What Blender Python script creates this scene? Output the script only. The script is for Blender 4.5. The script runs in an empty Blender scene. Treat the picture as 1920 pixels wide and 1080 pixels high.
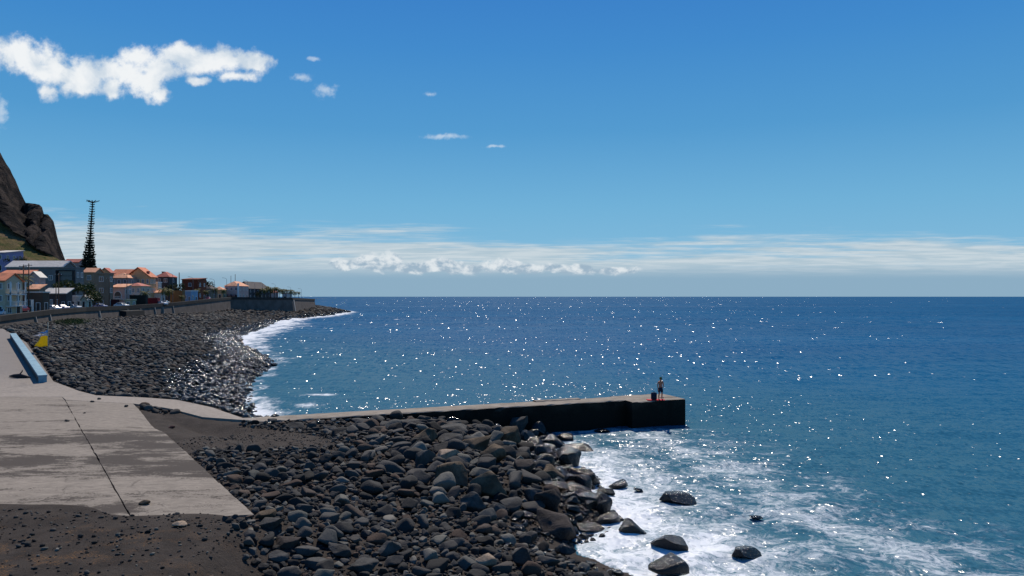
import bpy, bmesh, math, random
import numpy as np
from mathutils import Vector, Matrix, Euler
R = math.radians
SC = bpy.context.scene
COL = SC.collection
random.seed(7); rng = np.random.default_rng(7)
# ------------------------------------------------------------------ camera
F = 1400.0; CX = 960.0; HY = 556.0; H = 10.1       # focal length in photo pixels, horizon row, eye height
cd = bpy.data.cameras.new('camera'); cam = bpy.data.objects.new('camera', cd); COL.objects.link(cam)
cam.location = (0, 0, H); cam.rotation_euler = (R(90), 0, 0)
cd.sensor_width = 36; cd.lens = 36 * F / 1920; cd.shift_y = (HY - 540) / 1920
cd.clip_start = 0.3; cd.clip_end = 80000
SC.camera = cam
# ------------------------------------------------------------------ light
SUN_EL, SUN_AZ = 47.0, 0.5                        # azimuth measured from the view direction towards the right
sl = bpy.data.lights.new('sun', 'SUN'); sun = bpy.data.objects.new('sun', sl); COL.objects.link(sun)
sl.energy = 4.9; sl.angle = R(0.5); sl.color = (1, 0.91, 0.80)
sd = Vector((math.sin(R(SUN_AZ)) * math.cos(R(SUN_EL)), math.cos(R(SUN_AZ)) * math.cos(R(SUN_EL)), math.sin(R(SUN_EL))))
sun.rotation_euler = sd.to_track_quat('Z', 'Y').to_euler(); sun.location = sd * 100
SC.view_settings.view_transform = 'Standard'; SC.view_settings.look = 'None'
SC.view_settings.exposure = 0.0; SC.view_settings.gamma = 1
SC.cycles.sample_clamp_indirect = 6
# ------------------------------------------------------------------ node helper
class NT:
    def __init__(s, tree): s.t = tree; s.n = tree.nodes; s.l = tree.links
    def new(s, typ, **kw):
        n = s.n.new(typ)
        for k, v in kw.items(): setattr(n, k, v)
        return n
    def put(s, sock, v):
        if isinstance(v, bpy.types.NodeSocket): s.l.new(v, sock)
        elif v is not None:
            if sock.type == 'RGBA' and len(v) == 3: v = (*v, 1)
            sock.default_value = v
    def m(s, op, a, b=None, c=None, clamp=False):
        n = s.new('ShaderNodeMath', operation=op, use_clamp=clamp)
        s.put(n.inputs[0], a)
        if b is not None: s.put(n.inputs[1], b)
        if c is not None: s.put(n.inputs[2], c)
        return n.outputs[0]
    def v(s, op, a, b=None, out=0):
        n = s.new('ShaderNodeVectorMath', operation=op)
        s.put(n.inputs[0], a)
        if b is not None: s.put(n.inputs[1], b)
        return n.outputs[out]
    def ss(s, x, a, b, lo=0.0, hi=1.0):
        n = s.new('ShaderNodeMapRange', interpolation_type='SMOOTHSTEP')
        for k, q in zip(range(5), (x, a, b, lo, hi)): s.put(n.inputs[k], q)
        return n.outputs[0]
    def mix(s, f, a, b, blend='MIX'):
        n = s.new('ShaderNodeMix', data_type='RGBA', blend_type=blend)
        s.put(n.inputs[0], f); s.put(n.inputs[6], a); s.put(n.inputs[7], b)
        return n.outputs[2]
    def noise(s, vec, scale, detail=4, rough=0.55, dist=0.0, typ='FBM'):
        n = s.new('ShaderNodeTexNoise'); n.noise_type = typ
        if vec is not None: s.l.new(vec, n.inputs['Vector'])
        n.inputs['Scale'].default_value = scale; n.inputs['Detail'].default_value = detail
        n.inputs['Roughness'].default_value = rough; n.inputs['Distortion'].default_value = dist
        return n.outputs[0]
    def vor(s, vec, scale, feature='F1', out=0, rnd=1.0):
        n = s.new('ShaderNodeTexVoronoi', feature=feature)
        if vec is not None: s.l.new(vec, n.inputs['Vector'])
        n.inputs['Scale'].default_value = scale; n.inputs['Randomness'].default_value = rnd
        return n.outputs[out]
    def comb(s, x, y, z):
        n = s.new('ShaderNodeCombineXYZ')
        for k, q in enumerate((x, y, z)): s.put(n.inputs[k], q)
        return n.outputs[0]
    def sep(s, v):
        n = s.new('ShaderNodeSeparateXYZ'); s.l.new(v, n.inputs[0]); return n.outputs
    def ramp(s, f, stops):
        n = s.new('ShaderNodeValToRGB'); cr = n.color_ramp
        while len(cr.elements) < len(stops): cr.elements.new(0.5)
        for e, (p, c) in zip(cr.elements, stops): e.position = p; e.color = (*c, 1)
        s.l.new(f, n.inputs[0]); return n.outputs[0]
    def attr(s, name, out='Fac'):
        n = s.new('ShaderNodeAttribute'); n.attribute_name = name; return n.outputs[out]
def srgb(r, g, b):
    f = lambda c: (c / 12.92 if c <= 0.04045 else ((c + 0.055) / 1.055) ** 2.4)
    return tuple(f(x / 255) for x in (r, g, b))
# ------------------------------------------------------------------ world: physical sky with clouds laid on its directions
w = bpy.data.worlds.new('World'); SC.world = w; w.use_nodes = True
N = NT(w.node_tree); N.n.clear()
sky = N.new('ShaderNodeTexSky', sky_type='NISHITA'); sky.sun_disc = False
sky.sun_elevation = R(SUN_EL); sky.sun_rotation = R(SUN_AZ)
sky.air_density = 1.0; sky.dust_density = 0.15; sky.ozone_density = 2.0
tc = N.new('ShaderNodeTexCoord').outputs['Generated']
X, Y, Z = N.sep(tc)
Yp = N.m('MAXIMUM', Y, 0.05)
U = N.m('DIVIDE', X, Yp); V = N.m('DIVIDE', Z, Yp)          # slope to the side and upwards of each direction
P = N.comb(U, V, 0.0)
grad = N.ramp(N.m('MULTIPLY', N.m('DIVIDE', Z, N.m('MAXIMUM', N.m('SQRT', N.m('SUBTRACT', 1.0, N.m('MULTIPLY', Z, Z))), 0.05)), 1.0),
              [(0.0, srgb(132, 182, 214)), (0.05, srgb(124, 182, 217)), (0.12, srgb(108, 174, 214)), (0.22, srgb(78, 152, 206)), (0.33, srgb(60, 136, 203)), (0.42, srgb(50, 124, 199)), (1.0, srgb(30, 90, 165))])
skycol = N.mix(0.93, N.mix(1.0, sky.outputs[0], (0.66, 0.82, 0.90), 'MULTIPLY'), N.mix(1.0, grad, (10, 10, 10), 'MULTIPLY'))
SKYK = 1.0
def pu(px): return (px - CX) / F
def pv(py): return (HY - py) / F
# warp for ragged edges
wn = N.new('ShaderNodeTexNoise'); N.l.new(P, wn.inputs['Vector']); wn.inputs['Scale'].default_value = 26; wn.inputs['Detail'].default_value = 6
warp = N.v('MULTIPLY', N.v('SUBTRACT', wn.outputs[1], (0.5, 0.5, 0.5)), (0.022, 0.017, 0.0))
PW = N.v('ADD', P, warp)
def blobs(lst, vec):
    acc = None
    for cx, cy, rx, ry in lst:
        q = N.v('SUBTRACT', vec, (pu(cx), pv(cy), 0))
        q = N.v('DIVIDE', q, (rx * 1.25 / F, ry * 1.22 / F, 1))
        d = N.v('LENGTH', q, out=1)
        acc = d if acc is None else N.m('SMOOTH_MIN', acc, d, 0.35)
    return N.m('SUBTRACT', 1.0, acc)
big = blobs([(-30, 100, 60, 42), (35, 95, 62, 32), (95, 135, 55, 40), (90, 172, 26, 24), (150, 152, 55, 34), (205, 128, 45, 32), (212, 168, 26, 26),
             (252, 108, 40, 28), (268, 150, 48, 34), (300, 176, 30, 22), (335, 104, 55, 26), (390, 116, 55, 28), (440, 112, 52, 22),
             (484, 118, 32, 20), (446, 144, 42, 15), (372, 150, 24, 10), (60, 112, 75, 34), (125, 138, 70, 36), (180, 140, 60, 32), (238, 135, 60, 38), (300, 130, 60, 34), (282, 160, 42, 26), (360, 110, 70, 27), (420, 112, 70, 26), (470, 118, 44, 24)], PW)
nz = N.noise(P, 34, 8, 0.62)
nz2 = N.noise(P, 90, 6, 0.6)
bigd = N.m('ADD', big, N.m('ADD', N.m('MULTIPLY', N.m('SUBTRACT', nz, 0.5), 1.3), N.m('MULTIPLY', N.m('SUBTRACT', nz2, 0.5), 0.5)))
bigm = N.ss(bigd, 0.16, 0.72)
# wisps
wis = blobs([(566, 147, 24, 10), (612, 170, 26, 17), (590, 113, 16, 6), (806, 177, 14, 6), (832, 257, 48, 7), (928, 275, 22, 4), (2, 212, 16, 34)], PW)
wism = N.m('MULTIPLY', N.ss(N.m('ADD', wis, N.m('MULTIPLY', N.m('SUBTRACT', nz2, 0.5), 1.6)), 0.15, 1.0), 0.6)
# stratus veil over the horizon
ST = N.comb(N.m('MULTIPLY', U, 2.6), N.m('MULTIPLY', V, 34.0), 3.0)
st = N.noise(ST, 1.9, 7, 0.6, 0.25)
ST2 = N.comb(N.m('MULTIPLY', U, 7.0), N.m('MULTIPLY', V, 110.0), 1.0)
st2 = N.noise(ST2, 2.0, 5, 0.6, 0.3)
tn = N.new('ShaderNodeValToRGB'); tn.color_ramp.interpolation = 'B_SPLINE'
tops = [(0.0, 398), (0.10, 410), (0.25, 424), (0.36, 430), (0.46, 446), (0.58, 462), (0.64, 455), (0.74, 440), (0.86, 446), (1.0, 452)]
while len(tn.color_ramp.elements) < len(tops): tn.color_ramp.elements.new(0.5)
for e, (p_, y_) in zip(tn.color_ramp.elements, tops):
    e.position = p_; q = pv(y_) * 8; e.color = (q, q, q, 1)
N.l.new(N.m('ADD', N.m('MULTIPLY', U, F / 1920), 0.5), tn.inputs[0])
vtop = N.m('DIVIDE', N.sep(tn.outputs[0])[0], 8.0)
depth = N.m('SUBTRACT', vtop, V)                                # below the top of the veil
veil = N.m('ADD', N.m('ADD', N.m('MULTIPLY', depth, 40.0), 0.2), N.m('MULTIPLY', N.m('SUBTRACT', st, 0.5), 3.6))
veil = N.m('ADD', veil, N.m('MULTIPLY', N.m('SUBTRACT', st2, 0.5), 1.3))
veilm = N.m('MULTIPLY', N.ss(veil, -0.25, 1.1), 0.90)
holes = N.m('MULTIPLY', N.ss(N.noise(N.comb(N.m('MULTIPLY', U, 2.2), N.m('MULTIPLY', V, 60.0), 9.0), 1.4, 5, 0.6), 0.53, 0.66), N.ss(V, 0.035, 0.055))
veilm = N.m('MULTIPLY', veilm, N.m('SUBTRACT', 1.0, N.m('MULTIPLY', holes, 0.75)))
veilcol = N.mix(N.ss(st2, 0.35, 0.65), (0.46, 0.57, 0.64), (0.62, 0.69, 0.73))
veilcol = N.mix(N.ss(V, 0.022, 0.048), (0.265, 0.41, 0.535), veilcol)
# row of low cumulus heads inside the veil
cuv = N.comb(U, N.m('MULTIPLY', V, 1.5), 0.0)
cn = N.noise(cuv, 26, 8, 0.62, 0.3)
cu_ = blobs([(650, 494, 26, 13), (694, 488, 34, 19), (735, 496, 32, 15), (775, 500, 36, 13), (830, 500, 46, 14), (890, 505, 40, 11), (945, 500, 46, 14), (1010, 505, 50, 12), (1085, 508, 48, 11), (1160, 510, 50, 8)], PW)
cumm = N.ss(N.m('ADD', cu_, N.m('MULTIPLY', N.m('SUBTRACT', cn, 0.5), 2.4)), 0.05, 0.45)
cumm = N.m('MULTIPLY', cumm, N.ss(N.m('ADD', V, N.m('MULTIPLY', N.m('SUBTRACT', cn, 0.5), 0.012)), 0.026, 0.034))
cumcol = N.mix(N.ss(N.m('ADD', N.noise(cuv, 40, 6, 0.6, 0.2), N.m('MULTIPLY', V, 5.0)), 0.60, 0.80), (0.34, 0.46, 0.57), (0.74, 0.795, 0.83))
c = N.mix(1.0, skycol, (0.1, 0.1, 0.1), 'MULTIPLY')
c = N.mix(wism, c, (0.66, 0.76, 0.86))
c = N.mix(veilm, c, veilcol)
c = N.mix(cumm, c, cumcol)
shade = N.ss(N.m('ADD', N.noise(P, 17, 5, 0.55, 0.3), N.m('MULTIPLY', N.m('SUBTRACT', bigm, 0.5), 0.10)), 0.40, 0.62)
c = N.mix(N.m('MULTIPLY', bigm, 0.97), c, N.mix(shade, (0.60, 0.69, 0.78), (0.90, 0.92, 0.93)))
fwd = N.ss(Y, 0.05, 0.3)
base = N.mix(1.0, skycol, (0.1, 0.1, 0.1), 'MULTIPLY')
c = N.mix(fwd, base, c)
# below the horizon the world only lights what looks down at it
c = N.mix(1.0, c, (10, 10, 10), 'MULTIPLY')
bg = N.new('ShaderNodeBackground'); bg.inputs[1].default_value = 0.1
out = N.new('ShaderNodeOutputWorld')
N.l.new(c, bg.inputs[0]); N.l.new(bg.outputs[0], out.inputs[0])
# ------------------------------------------------------------------ materials
MATS = {}
def mat(name, build):
    if name in MATS: return MATS[name]
    m = bpy.data.materials.new(name); m.use_nodes = True
    t = NT(m.node_tree); t.n.clear()
    o = t.new('ShaderNodeOutputMaterial'); b = t.new('ShaderNodeBsdfPrincipled')
    t.l.new(b.outputs[0], o.inputs[0])
    build(t, b)
    MATS[name] = m; return m
def bump(t, b, h, strength=0.5, dist=0.05):
    n = t.new('ShaderNodeBump'); n.inputs['Strength'].default_value = strength; n.inputs['Distance'].default_value = dist
    t.l.new(h, n.inputs['Height']); t.l.new(n.outputs[0], b.inputs['Normal'])
def plain(name, col, rough=0.7, var=0.25, scale=3.0, metal=0.0, bumpd=0.0, spec=0.2):
    def f(t, b):
        g = t.new('ShaderNodeNewGeometry').outputs['Position']
        n1 = t.noise(g, scale, 6, 0.65); n2 = t.noise(g, scale * 0.13, 3, 0.5)
        k = t.m('ADD', t.m('MULTIPLY', n1, 0.6), t.m('MULTIPLY', n2, 0.4))
        a = tuple(x * (1 - var) for x in col); z = tuple(min(1, x * (1 + var)) for x in col)
        t.put(b.inputs['Base Color'], t.mix(t.ss(k, 0.3, 0.7), a, z))
        b.inputs['Roughness'].default_value = rough; b.inputs['Metallic'].default_value = metal
        b.inputs['Specular IOR Level'].default_value = spec
        if bumpd: bump(t, b, n1, 0.6, bumpd)
    return mat(name, f)
def glass(t, b):
    b.inputs['Base Color'].default_value = (0.03, 0.045, 0.06, 1); b.inputs['Roughness'].default_value = 0.12
    g = t.new('ShaderNodeNewGeometry').outputs['Position']; bump(t, b, t.noise(g, 0.8, 2), 0.1, 0.02)
GLASS = mat('window_glass', glass)
def stone_mat(name, wet):
    def f(t, b):
        g = t.new('ShaderNodeNewGeometry').outputs['Position']
        oi = t.new('ShaderNodeObjectInfo').outputs['Random']
        r = t.m('FRACT', t.m('ADD', t.attr('tone'), oi))
        n1 = t.noise(g, 3.2, 6, 0.65); n2 = t.noise(g, 22, 4, 0.7)
        if wet:
            colr = t.ramp(r, [(0, (0.008, 0.008, 0.008)), (0.5, (0.014, 0.013, 0.013)), (0.85, (0.022, 0.020, 0.018)), (1, (0.030, 0.022, 0.017))])
        else:
            colr = t.ramp(r, [(0, (0.016, 0.0155, 0.015)), (0.3, (0.032, 0.031, 0.0295)), (0.55, (0.050, 0.0475, 0.045)), (0.70, (0.070, 0.069, 0.064)),
                              (0.80, (0.100, 0.098, 0.083)), (0.86, (0.155, 0.144, 0.122)), (0.90, (0.055, 0.050, 0.045)), (0.95, (0.072, 0.050, 0.038)), (1, (0.055, 0.036, 0.027))])
        k = t.m('ADD', 0.62, t.m('MULTIPLY', t.m('ADD', n1, n2), 0.40))
        t.put(b.inputs['Base Color'], t.mix(1.0, colr, t.comb(k, k, k), 'MULTIPLY'))
        if wet:
            t.put(b.inputs['Roughness'], t.ss(n1, 0.35, 0.7, 0.09, 0.19)); b.inputs['Specular IOR Level'].default_value = 0.25
            bump(t, b, t.m('ADD', n1, t.m('MULTIPLY', n2, 0.45)), 0.9, 0.08)
        else:
            b.inputs['Roughness'].default_value = 0.85; b.inputs['Specular IOR Level'].default_value = 0.12
            bump(t, b, t.m('ADD', n1, t.m('MULTIPLY', n2, 0.5)), 0.7, 0.06)
    return mat(name, f)
M_STONE = stone_mat('dry_basalt', False); M_WET = stone_mat('wet_basalt', True)
def boulder_mat(name, col):
    def f(t, b):
        g = t.new('ShaderNodeNewGeometry').outputs['Position']
        n1 = t.noise(g, 1.6, 7, 0.65, 0.3); n2 = t.noise(g, 14, 5, 0.7)
        a = tuple(x * 0.6 for x in col); z = tuple(x * 1.35 for x in col)
        cc = t.mix(t.ss(n1, 0.35, 0.66), a, z)
        cc = t.mix(t.m('MULTIPLY', t.ss(n2, 0.55, 0.75), 0.4), cc, tuple(x * 0.4 for x in col))
        t.put(b.inputs['Base Color'], cc); b.inputs['Roughness'].default_value = 0.88; b.inputs['Specular IOR Level'].default_value = 0.12
        bump(t, b, t.m('ADD', n1, t.m('MULTIPLY', n2, 0.45)), 0.8, 0.10)
    return mat(name, f)
M_BROWN = boulder_mat('brown_boulder_rock', (0.105, 0.077, 0.051)); M_TAN = boulder_mat('tan_boulder_rock', (0.30, 0.225, 0.16))
M_GREY = boulder_mat('grey_boulder_rock', (0.060, 0.058, 0.054))
def sand(t, b):
    g = t.new('ShaderNodeNewGeometry').outputs['Position']
    n1 = t.noise(g, 0.9, 6, 0.6); n2 = t.noise(g, 28, 5, 0.8); n3 = t.noise(g, 5, 4, 0.7)
    c0 = t.mix(t.ss(n1, 0.35, 0.65), (0.030, 0.0235, 0.0195), (0.052, 0.042, 0.035))
    c0 = t.mix(t.m('MULTIPLY', t.ss(n2, 0.45, 0.7), 0.6), c0, (0.085, 0.077, 0.072))
    # dry straw lying on the sand in the near corner
    q = t.m('MULTIPLY', t.ss(t.sep(g)[0], -5.5, -13.0), t.ss(t.sep(g)[1], 24.5, 20.5))
    s = t.noise(t.v('MULTIPLY', g, (1.0, 1.0, 1.0)), 1.1, 4, 0.65)
    straw = t.m('MULTIPLY', q, t.m('MULTIPLY', t.ss(s, 0.50, 0.62), t.ss(t.noise(g, 26, 3, 0.7), 0.50, 0.60)))
    c0 = t.mix(straw, c0, (0.20, 0.105, 0.042))
    t.put(b.inputs['Base Color'], c0); b.inputs['Roughness'].default_value = 0.9
    b.inputs['Specular IOR Level'].default_value = 0.08
    bump(t, b, t.m('ADD', n2, t.m('MULTIPLY', n3, 1.5)), 0.9, 0.05)
M_SAND = mat('black_sand', sand)
def concrete_slab(t, b):
    g = t.new('ShaderNodeNewGeometry').outputs['Position']
    sx, sy, sz = t.sep(g)
    st_ = t.comb(t.m('MULTIPLY', sx, 0.40), sy, sz)
    n1 = t.noise(st_, 0.55, 7, 0.68, 0.4); n2 = t.noise(st_, 5, 5, 0.75); n3 = t.noise(g, 14, 4, 0.7); big_ = t.noise(g, 0.12, 3, 0.5)
    c0 = t.mix(t.ss(n2, 0.3, 0.7), (0.170, 0.147, 0.121), (0.275, 0.238, 0.196))
    c0 = t.mix(t.m('MULTIPLY', t.ss(n3, 0.52, 0.7), 0.35), c0, (0.14, 0.122, 0.104))
    # black sand blown over it in bands, most of all between 26 and 40 m out
    zone = t.m('MULTIPLY', t.ss(sy, 28.6, 30.6), t.ss(sy, 47.0, 38.0))
    zone = t.m('MAXIMUM', zone, t.m('MULTIPLY', t.ss(sy, 27.5, 25.0), t.ss(sx, -11.5, -13.5)))
    d = t.m('ADD', t.m('ADD', n1, t.m('MULTIPLY', zone, t.ss(t.m('ADD', sx, t.m('MULTIPLY', sy, 0.67)), 2.8, 4.2, 0.12, 0.18))), t.m('ADD', t.m('MULTIPLY', t.m('SUBTRACT', n2, 0.5), 0.55), t.m('MULTIPLY', t.m('SUBTRACT', n3, 0.5), 0.35)))
    sandm = t.m('MULTIPLY', t.ss(d, 0.575, 0.68), 0.92)
    c0 = t.mix(sandm, c0, (0.050, 0.041, 0.035))
    gw_ = t.v('ADD', g, t.v('MULTIPLY', t.comb(n1, n2, 0.0), (1.6, 0.9, 0)))
    ck = t.vor(gw_, 0.30, 'DISTANCE_TO_EDGE')
    c0 = t.mix(t.m('MULTIPLY', t.m('MULTIPLY', t.ss(ck, 0.010, 0.004), t.ss(n1, 0.46, 0.56)), 0.75), c0, (0.055, 0.048, 0.042))
    # cast joints across the strips
    f = t.m('ABSOLUTE', t.m('SUBTRACT', t.m('FRACT', t.m('DIVIDE', t.m('ADD', t.m('ADD', sy, t.m('MULTIPLY', sx, -0.12)), 1.1), 3.9)), 0.5))
    c0 = t.mix(t.m('MULTIPLY', t.ss(f, 0.494, 0.4985), 0.5), c0, (0.10, 0.09, 0.08))
    t.put(b.inputs['Base Color'], c0); b.inputs['Roughness'].default_value = 0.9; b.inputs['Specular IOR Level'].default_value = 0.12
    bump(t, b, t.m('ADD', n2, t.m('MULTIPLY', n3, 0.6)), 0.5, 0.02)
M_SLAB = mat('weathered_slab_concrete', concrete_slab)
def pier_conc(t, b):
    g = t.new('ShaderNodeNewGeometry').outputs['Position']
    sz = t.sep(g)[2]
    n1 = t.noise(g, 0.9, 6, 0.65); n2 = t.noise(g, 9, 5, 0.75)
    c0 = t.mix(t.ss(n1, 0.3, 0.7), (0.20, 0.170, 0.135), (0.30, 0.262, 0.215))
    c0 = t.mix(t.m('MULTIPLY', t.ss(n2, 0.5, 0.72), 0.5), c0, (0.13, 0.11, 0.09))
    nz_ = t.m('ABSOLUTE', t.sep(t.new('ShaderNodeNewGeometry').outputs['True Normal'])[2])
    c0 = t.mix(t.ss(nz_, 0.6, 0.3), c0, t.mix(t.ss(n1, 0.4, 0.65), (0.014, 0.012, 0.010), (0.028, 0.024, 0.019)))  # side faces darkened by normal: shade painted in over dark wet concrete
    tide = t.ss(t.m('ADD', sz, t.m('MULTIPLY', n1, 0.6)), 2.2, 1.5)         # algae and wet below the tide mark
    c0 = t.mix(tide, c0, (0.010, 0.010, 0.008))
    t.put(b.inputs['Base Color'], c0); t.put(b.inputs['Roughness'], t.m('SUBTRACT', 0.9, t.m('MULTIPLY', tide, 0.2))); b.inputs['Specular IOR Level'].default_value = 0.08
    bump(t, b, t.m('ADD', n1, t.m('MULTIPLY', n2, 0.5)), 0.7, 0.06)
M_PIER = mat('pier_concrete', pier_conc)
def wall_conc(t, b):
    g = t.new('ShaderNodeNewGeometry').outputs['Position']
    sx, sy, sz = t.sep(g)
    n1 = t.noise(g, 0.35, 6, 0.65); n2 = t.noise(t.comb(t.m('MULTIPLY', sx, 1.0), t.m('MULTIPLY', sy, 1.0), t.m('MULTIPLY', sz, 0.12)), 0.8, 5, 0.6)
    n3 = t.noise(g, 3, 5, 0.7)
    c0 = t.mix(t.ss(n1, 0.3, 0.7), (0.085, 0.070, 0.060), (0.135, 0.112, 0.098))
    c0 = t.mix(t.m('MULTIPLY', t.ss(n2, 0.55, 0.75), 0.4), c0, (0.19, 0.165, 0.145))
    c0 = t.mix(t.m('MULTIPLY', t.ss(n3, 0.5, 0.7), 0.35), c0, (0.07, 0.063, 0.058))
    t.put(b.inputs['Base Color'], c0); b.inputs['Roughness'].default_value = 0.9; b.inputs['Specular IOR Level'].default_value = 0.1
    bump(t, b, n3, 0.6, 0.1)
M_WALL = mat('sea_wall_concrete', wall_conc)
def roof_tiles(name, col):
    def f(t, b):
        tcn = t.new('ShaderNodeNewGeometry').outputs['Position']
        n1 = t.noise(tcn, 0.8, 5, 0.6); n2 = t.noise(tcn, 6, 4, 0.7)
        w1 = t.new('ShaderNodeTexWave'); w1.inputs['Scale'].default_value = 1.1; w1.inputs['Distortion'].default_value = 0.3; w1.bands_direction = 'X'
        t.l.new(tcn, w1.inputs['Vector'])
        c0 = t.mix(t.ss(n1, 0.3, 0.7), tuple(x * 0.72 for x in col), tuple(min(1, x * 1.25) for x in col))
        c0 = t.mix(t.m('MULTIPLY', t.ss(n2, 0.5, 0.75), 0.4), c0, tuple(x * 0.45 for x in col))
        t.put(b.inputs['Base Color'], c0); b.inputs['Roughness'].default_value = 0.85
        bump(t, b, w1.outputs[1], 0.6, 0.08)
    return mat(name, f)
def foliage(name, a, z):
    def f(t, b):
        g = t.new('ShaderNodeNewGeometry').outputs['Position']
        n1 = t.noise(g, 1.2, 4, 0.6); n2 = t.noise(g, 9, 3, 0.7)
        t.put(b.inputs['Base Color'], t.mix(t.ss(t.m('ADD', t.m('MULTIPLY', n1, 0.5), t.m('MULTIPLY', n2, 0.5)), 0.35, 0.65), a, z))
        b.inputs['Roughness'].default_value = 0.7; b.inputs['Specular IOR Level'].default_value = 0.12
    return mat(name, f)
M_PALM = foliage('palm_frond_green', (0.050, 0.055, 0.012), (0.135, 0.125, 0.026))
M_PINE = foliage('pine_needles', (0.008, 0.016, 0.012), (0.020, 0.036, 0.024))
M_SHRUB = foliage('shrub_leaves', (0.030, 0.045, 0.012), (0.095, 0.110, 0.030))
M_DARKLEAF = foliage('dark_leaves', (0.012, 0.022, 0.008), (0.04, 0.055, 0.016))
M_BARK = plain('bark', (0.07, 0.052, 0.040), 0.9, 0.4, 6)
# ------------------------------------------------------------------ object helpers
def tag(o, label=None, cat=None, group=None, kind=None):
    if label: o['label'] = label
    if cat: o['category'] = cat
    if group: o['group'] = group
    if kind: o['kind'] = kind
    return o
def empty(name, loc, rz=0.0, **kw):
    o = bpy.data.objects.new(name, None); COL.objects.link(o)
    o.location = loc; o.rotation_euler = (0, 0, rz); o.empty_display_size = 0.3
    return tag(o, **kw)
def link(name, me, parent=None, m=None):
    o = bpy.data.objects.new(name, me); COL.objects.link(o)
    if parent: o.parent = parent
    if m is not None and not me.materials: me.materials.append(m)
    return o
def npmesh(name, V_, F_, smooth=True):
    V_ = np.asarray(V_, dtype=np.float32); F_ = np.asarray(F_, dtype=np.int32)
    me = bpy.data.meshes.new(name); k = F_.shape[1]
    me.vertices.add(len(V_)); me.vertices.foreach_set('co', V_.ravel())
    me.loops.add(F_.size); me.loops.foreach_set('vertex_index', F_.ravel())
    me.polygons.add(len(F_)); me.polygons.foreach_set('loop_start', np.arange(0, F_.size, k, dtype=np.int32))
    me.polygons.foreach_set('loop_total', np.full(len(F_), k, dtype=np.int32))
    me.polygons.foreach_set('use_smooth', np.full(len(F_), smooth))
    me.update(calc_edges=True); me.validate()
    return me
class MB:
    """collects simple shapes into one mesh"""
    def __init__(s): s.bm = bmesh.new()
    def box(s, x0, x1, y0, y1, z0, z1, bev=0.0):
        v = [s.bm.verts.new(p) for p in ((x0, y0, z0), (x1, y0, z0), (x1, y1, z0), (x0, y1, z0), (x0, y0, z1), (x1, y0, z1), (x1, y1, z1), (x0, y1, z1))]
        fs = [s.bm.faces.new([v[i] for i in q]) for q in ((3, 2, 1, 0), (4, 5, 6, 7), (0, 1, 5, 4), (1, 2, 6, 5), (2, 3, 7, 6), (3, 0, 4, 7))]
        if bev: bmesh.ops.bevel(s.bm, geom=list({e for f in fs for e in f.edges}), offset=bev, segments=2, affect='EDGES', profile=0.5)
        return s
    def poly(s, pts, faces):
        v = [s.bm.verts.new(p) for p in pts]
        for f in faces: s.bm.faces.new([v[i] for i in f])
        return s
    def prism(s, ring, vec):
        """solid from a planar ring swept along vec"""
        a = [s.bm.verts.new(p) for p in ring]; b = [s.bm.verts.new(Vector(p) + Vector(vec)) for p in ring]
        n = len(ring); s.bm.faces.new(a[::-1]); s.bm.faces.new(b)
        for i in range(n): s.bm.faces.new([a[i], a[(i + 1) % n], b[(i + 1) % n], b[i]])
        return s
    def tube(s, pts, rad, n=8, cap=True):
        pts = [Vector(p) for p in pts]; rs = rad if isinstance(rad, (list, tuple)) else [rad] * len(pts)
        rings = []
        for i, p in enumerate(pts):
            d = (pts[min(i + 1, len(pts) - 1)] - pts[max(i - 1, 0)]).normalized()
            q = d.to_track_quat('Z', 'Y')
            rings.append([s.bm.verts.new(p + q @ Vector((math.cos(2 * math.pi * k / n) * rs[i], math.sin(2 * math.pi * k / n) * rs[i], 0))) for k in range(n)])
        for a, b in zip(rings, rings[1:]):
            for k in range(n): s.bm.faces.new([a[k], a[(k + 1) % n], b[(k + 1) % n], b[k]])
        if cap and n > 2: s.bm.faces.new(rings[0][::-1]); s.bm.faces.new(rings[-1])
        return s
    def build(s, name, m, parent=None, smooth=False):
        bmesh.ops.recalc_face_normals(s.bm, faces=s.bm.faces)
        me = bpy.data.meshes.new(name); s.bm.to_mesh(me); s.bm.free()
        if smooth:
            for p in me.polygons: p.use_smooth = True
        return link(name, me, parent, m)
def copy_tree(o, loc=None, rz=None, scale=None, **kw):
    c_ = o.copy(); COL.objects.link(c_)
    for ch in list(o.children):
        d = ch.copy(); COL.objects.link(d); d.parent = c_
        for g in list(ch.children):
            e = g.copy(); COL.objects.link(e); e.parent = d
    if loc is not None: c_.location = loc
    if rz is not None: c_.rotation_euler = (0, 0, rz)
    if scale is not None: c_.scale = (scale,) * 3 if not isinstance(scale, tuple) else scale
    return tag(c_, **kw)
# ------------------------------------------------------------------ terrain functions (all in metres)
def sm(x, a, b):
    t = np.clip((np.asarray(x, float) - a) / (b - a), 0, 1); return t * t * (3 - 2 * t)
def Q(px, py, z=0.0):
    Y_ = (H - z) * F / (py - HY); return ((px - CX) / F * Y_, Y_)
near_shore = [(14, -60), (12, 0), (10, 12), (7.0, 20), Q(1185, 1080), Q(1085, 1040), Q(1075, 1005), Q(1140, 975), Q(1120, 940), Q(1090, 905), Q(1045, 862), Q(1005, 822), (0.9, 55.6)]
far_shore = [(-17.5, 50.5), (-20, 56), Q(455, 782), Q(452, 765), Q(448, 740), Q(455, 715), Q(478, 700), Q(505, 685), Q(488, 668), Q(463, 655), Q(443, 645), Q(446, 632),
             Q(468, 622), Q(498, 612), Q(512, 605), Q(545, 599), Q(590, 594.5), Q(625, 590.5), Q(655, 585.5), Q(634, 581.5), Q(604, 577.5)]
land_poly = np.array(near_shore + far_shore + [(-330, 800), (-800, 1500), (-4000, 2500), (-4000, -60)])
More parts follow.
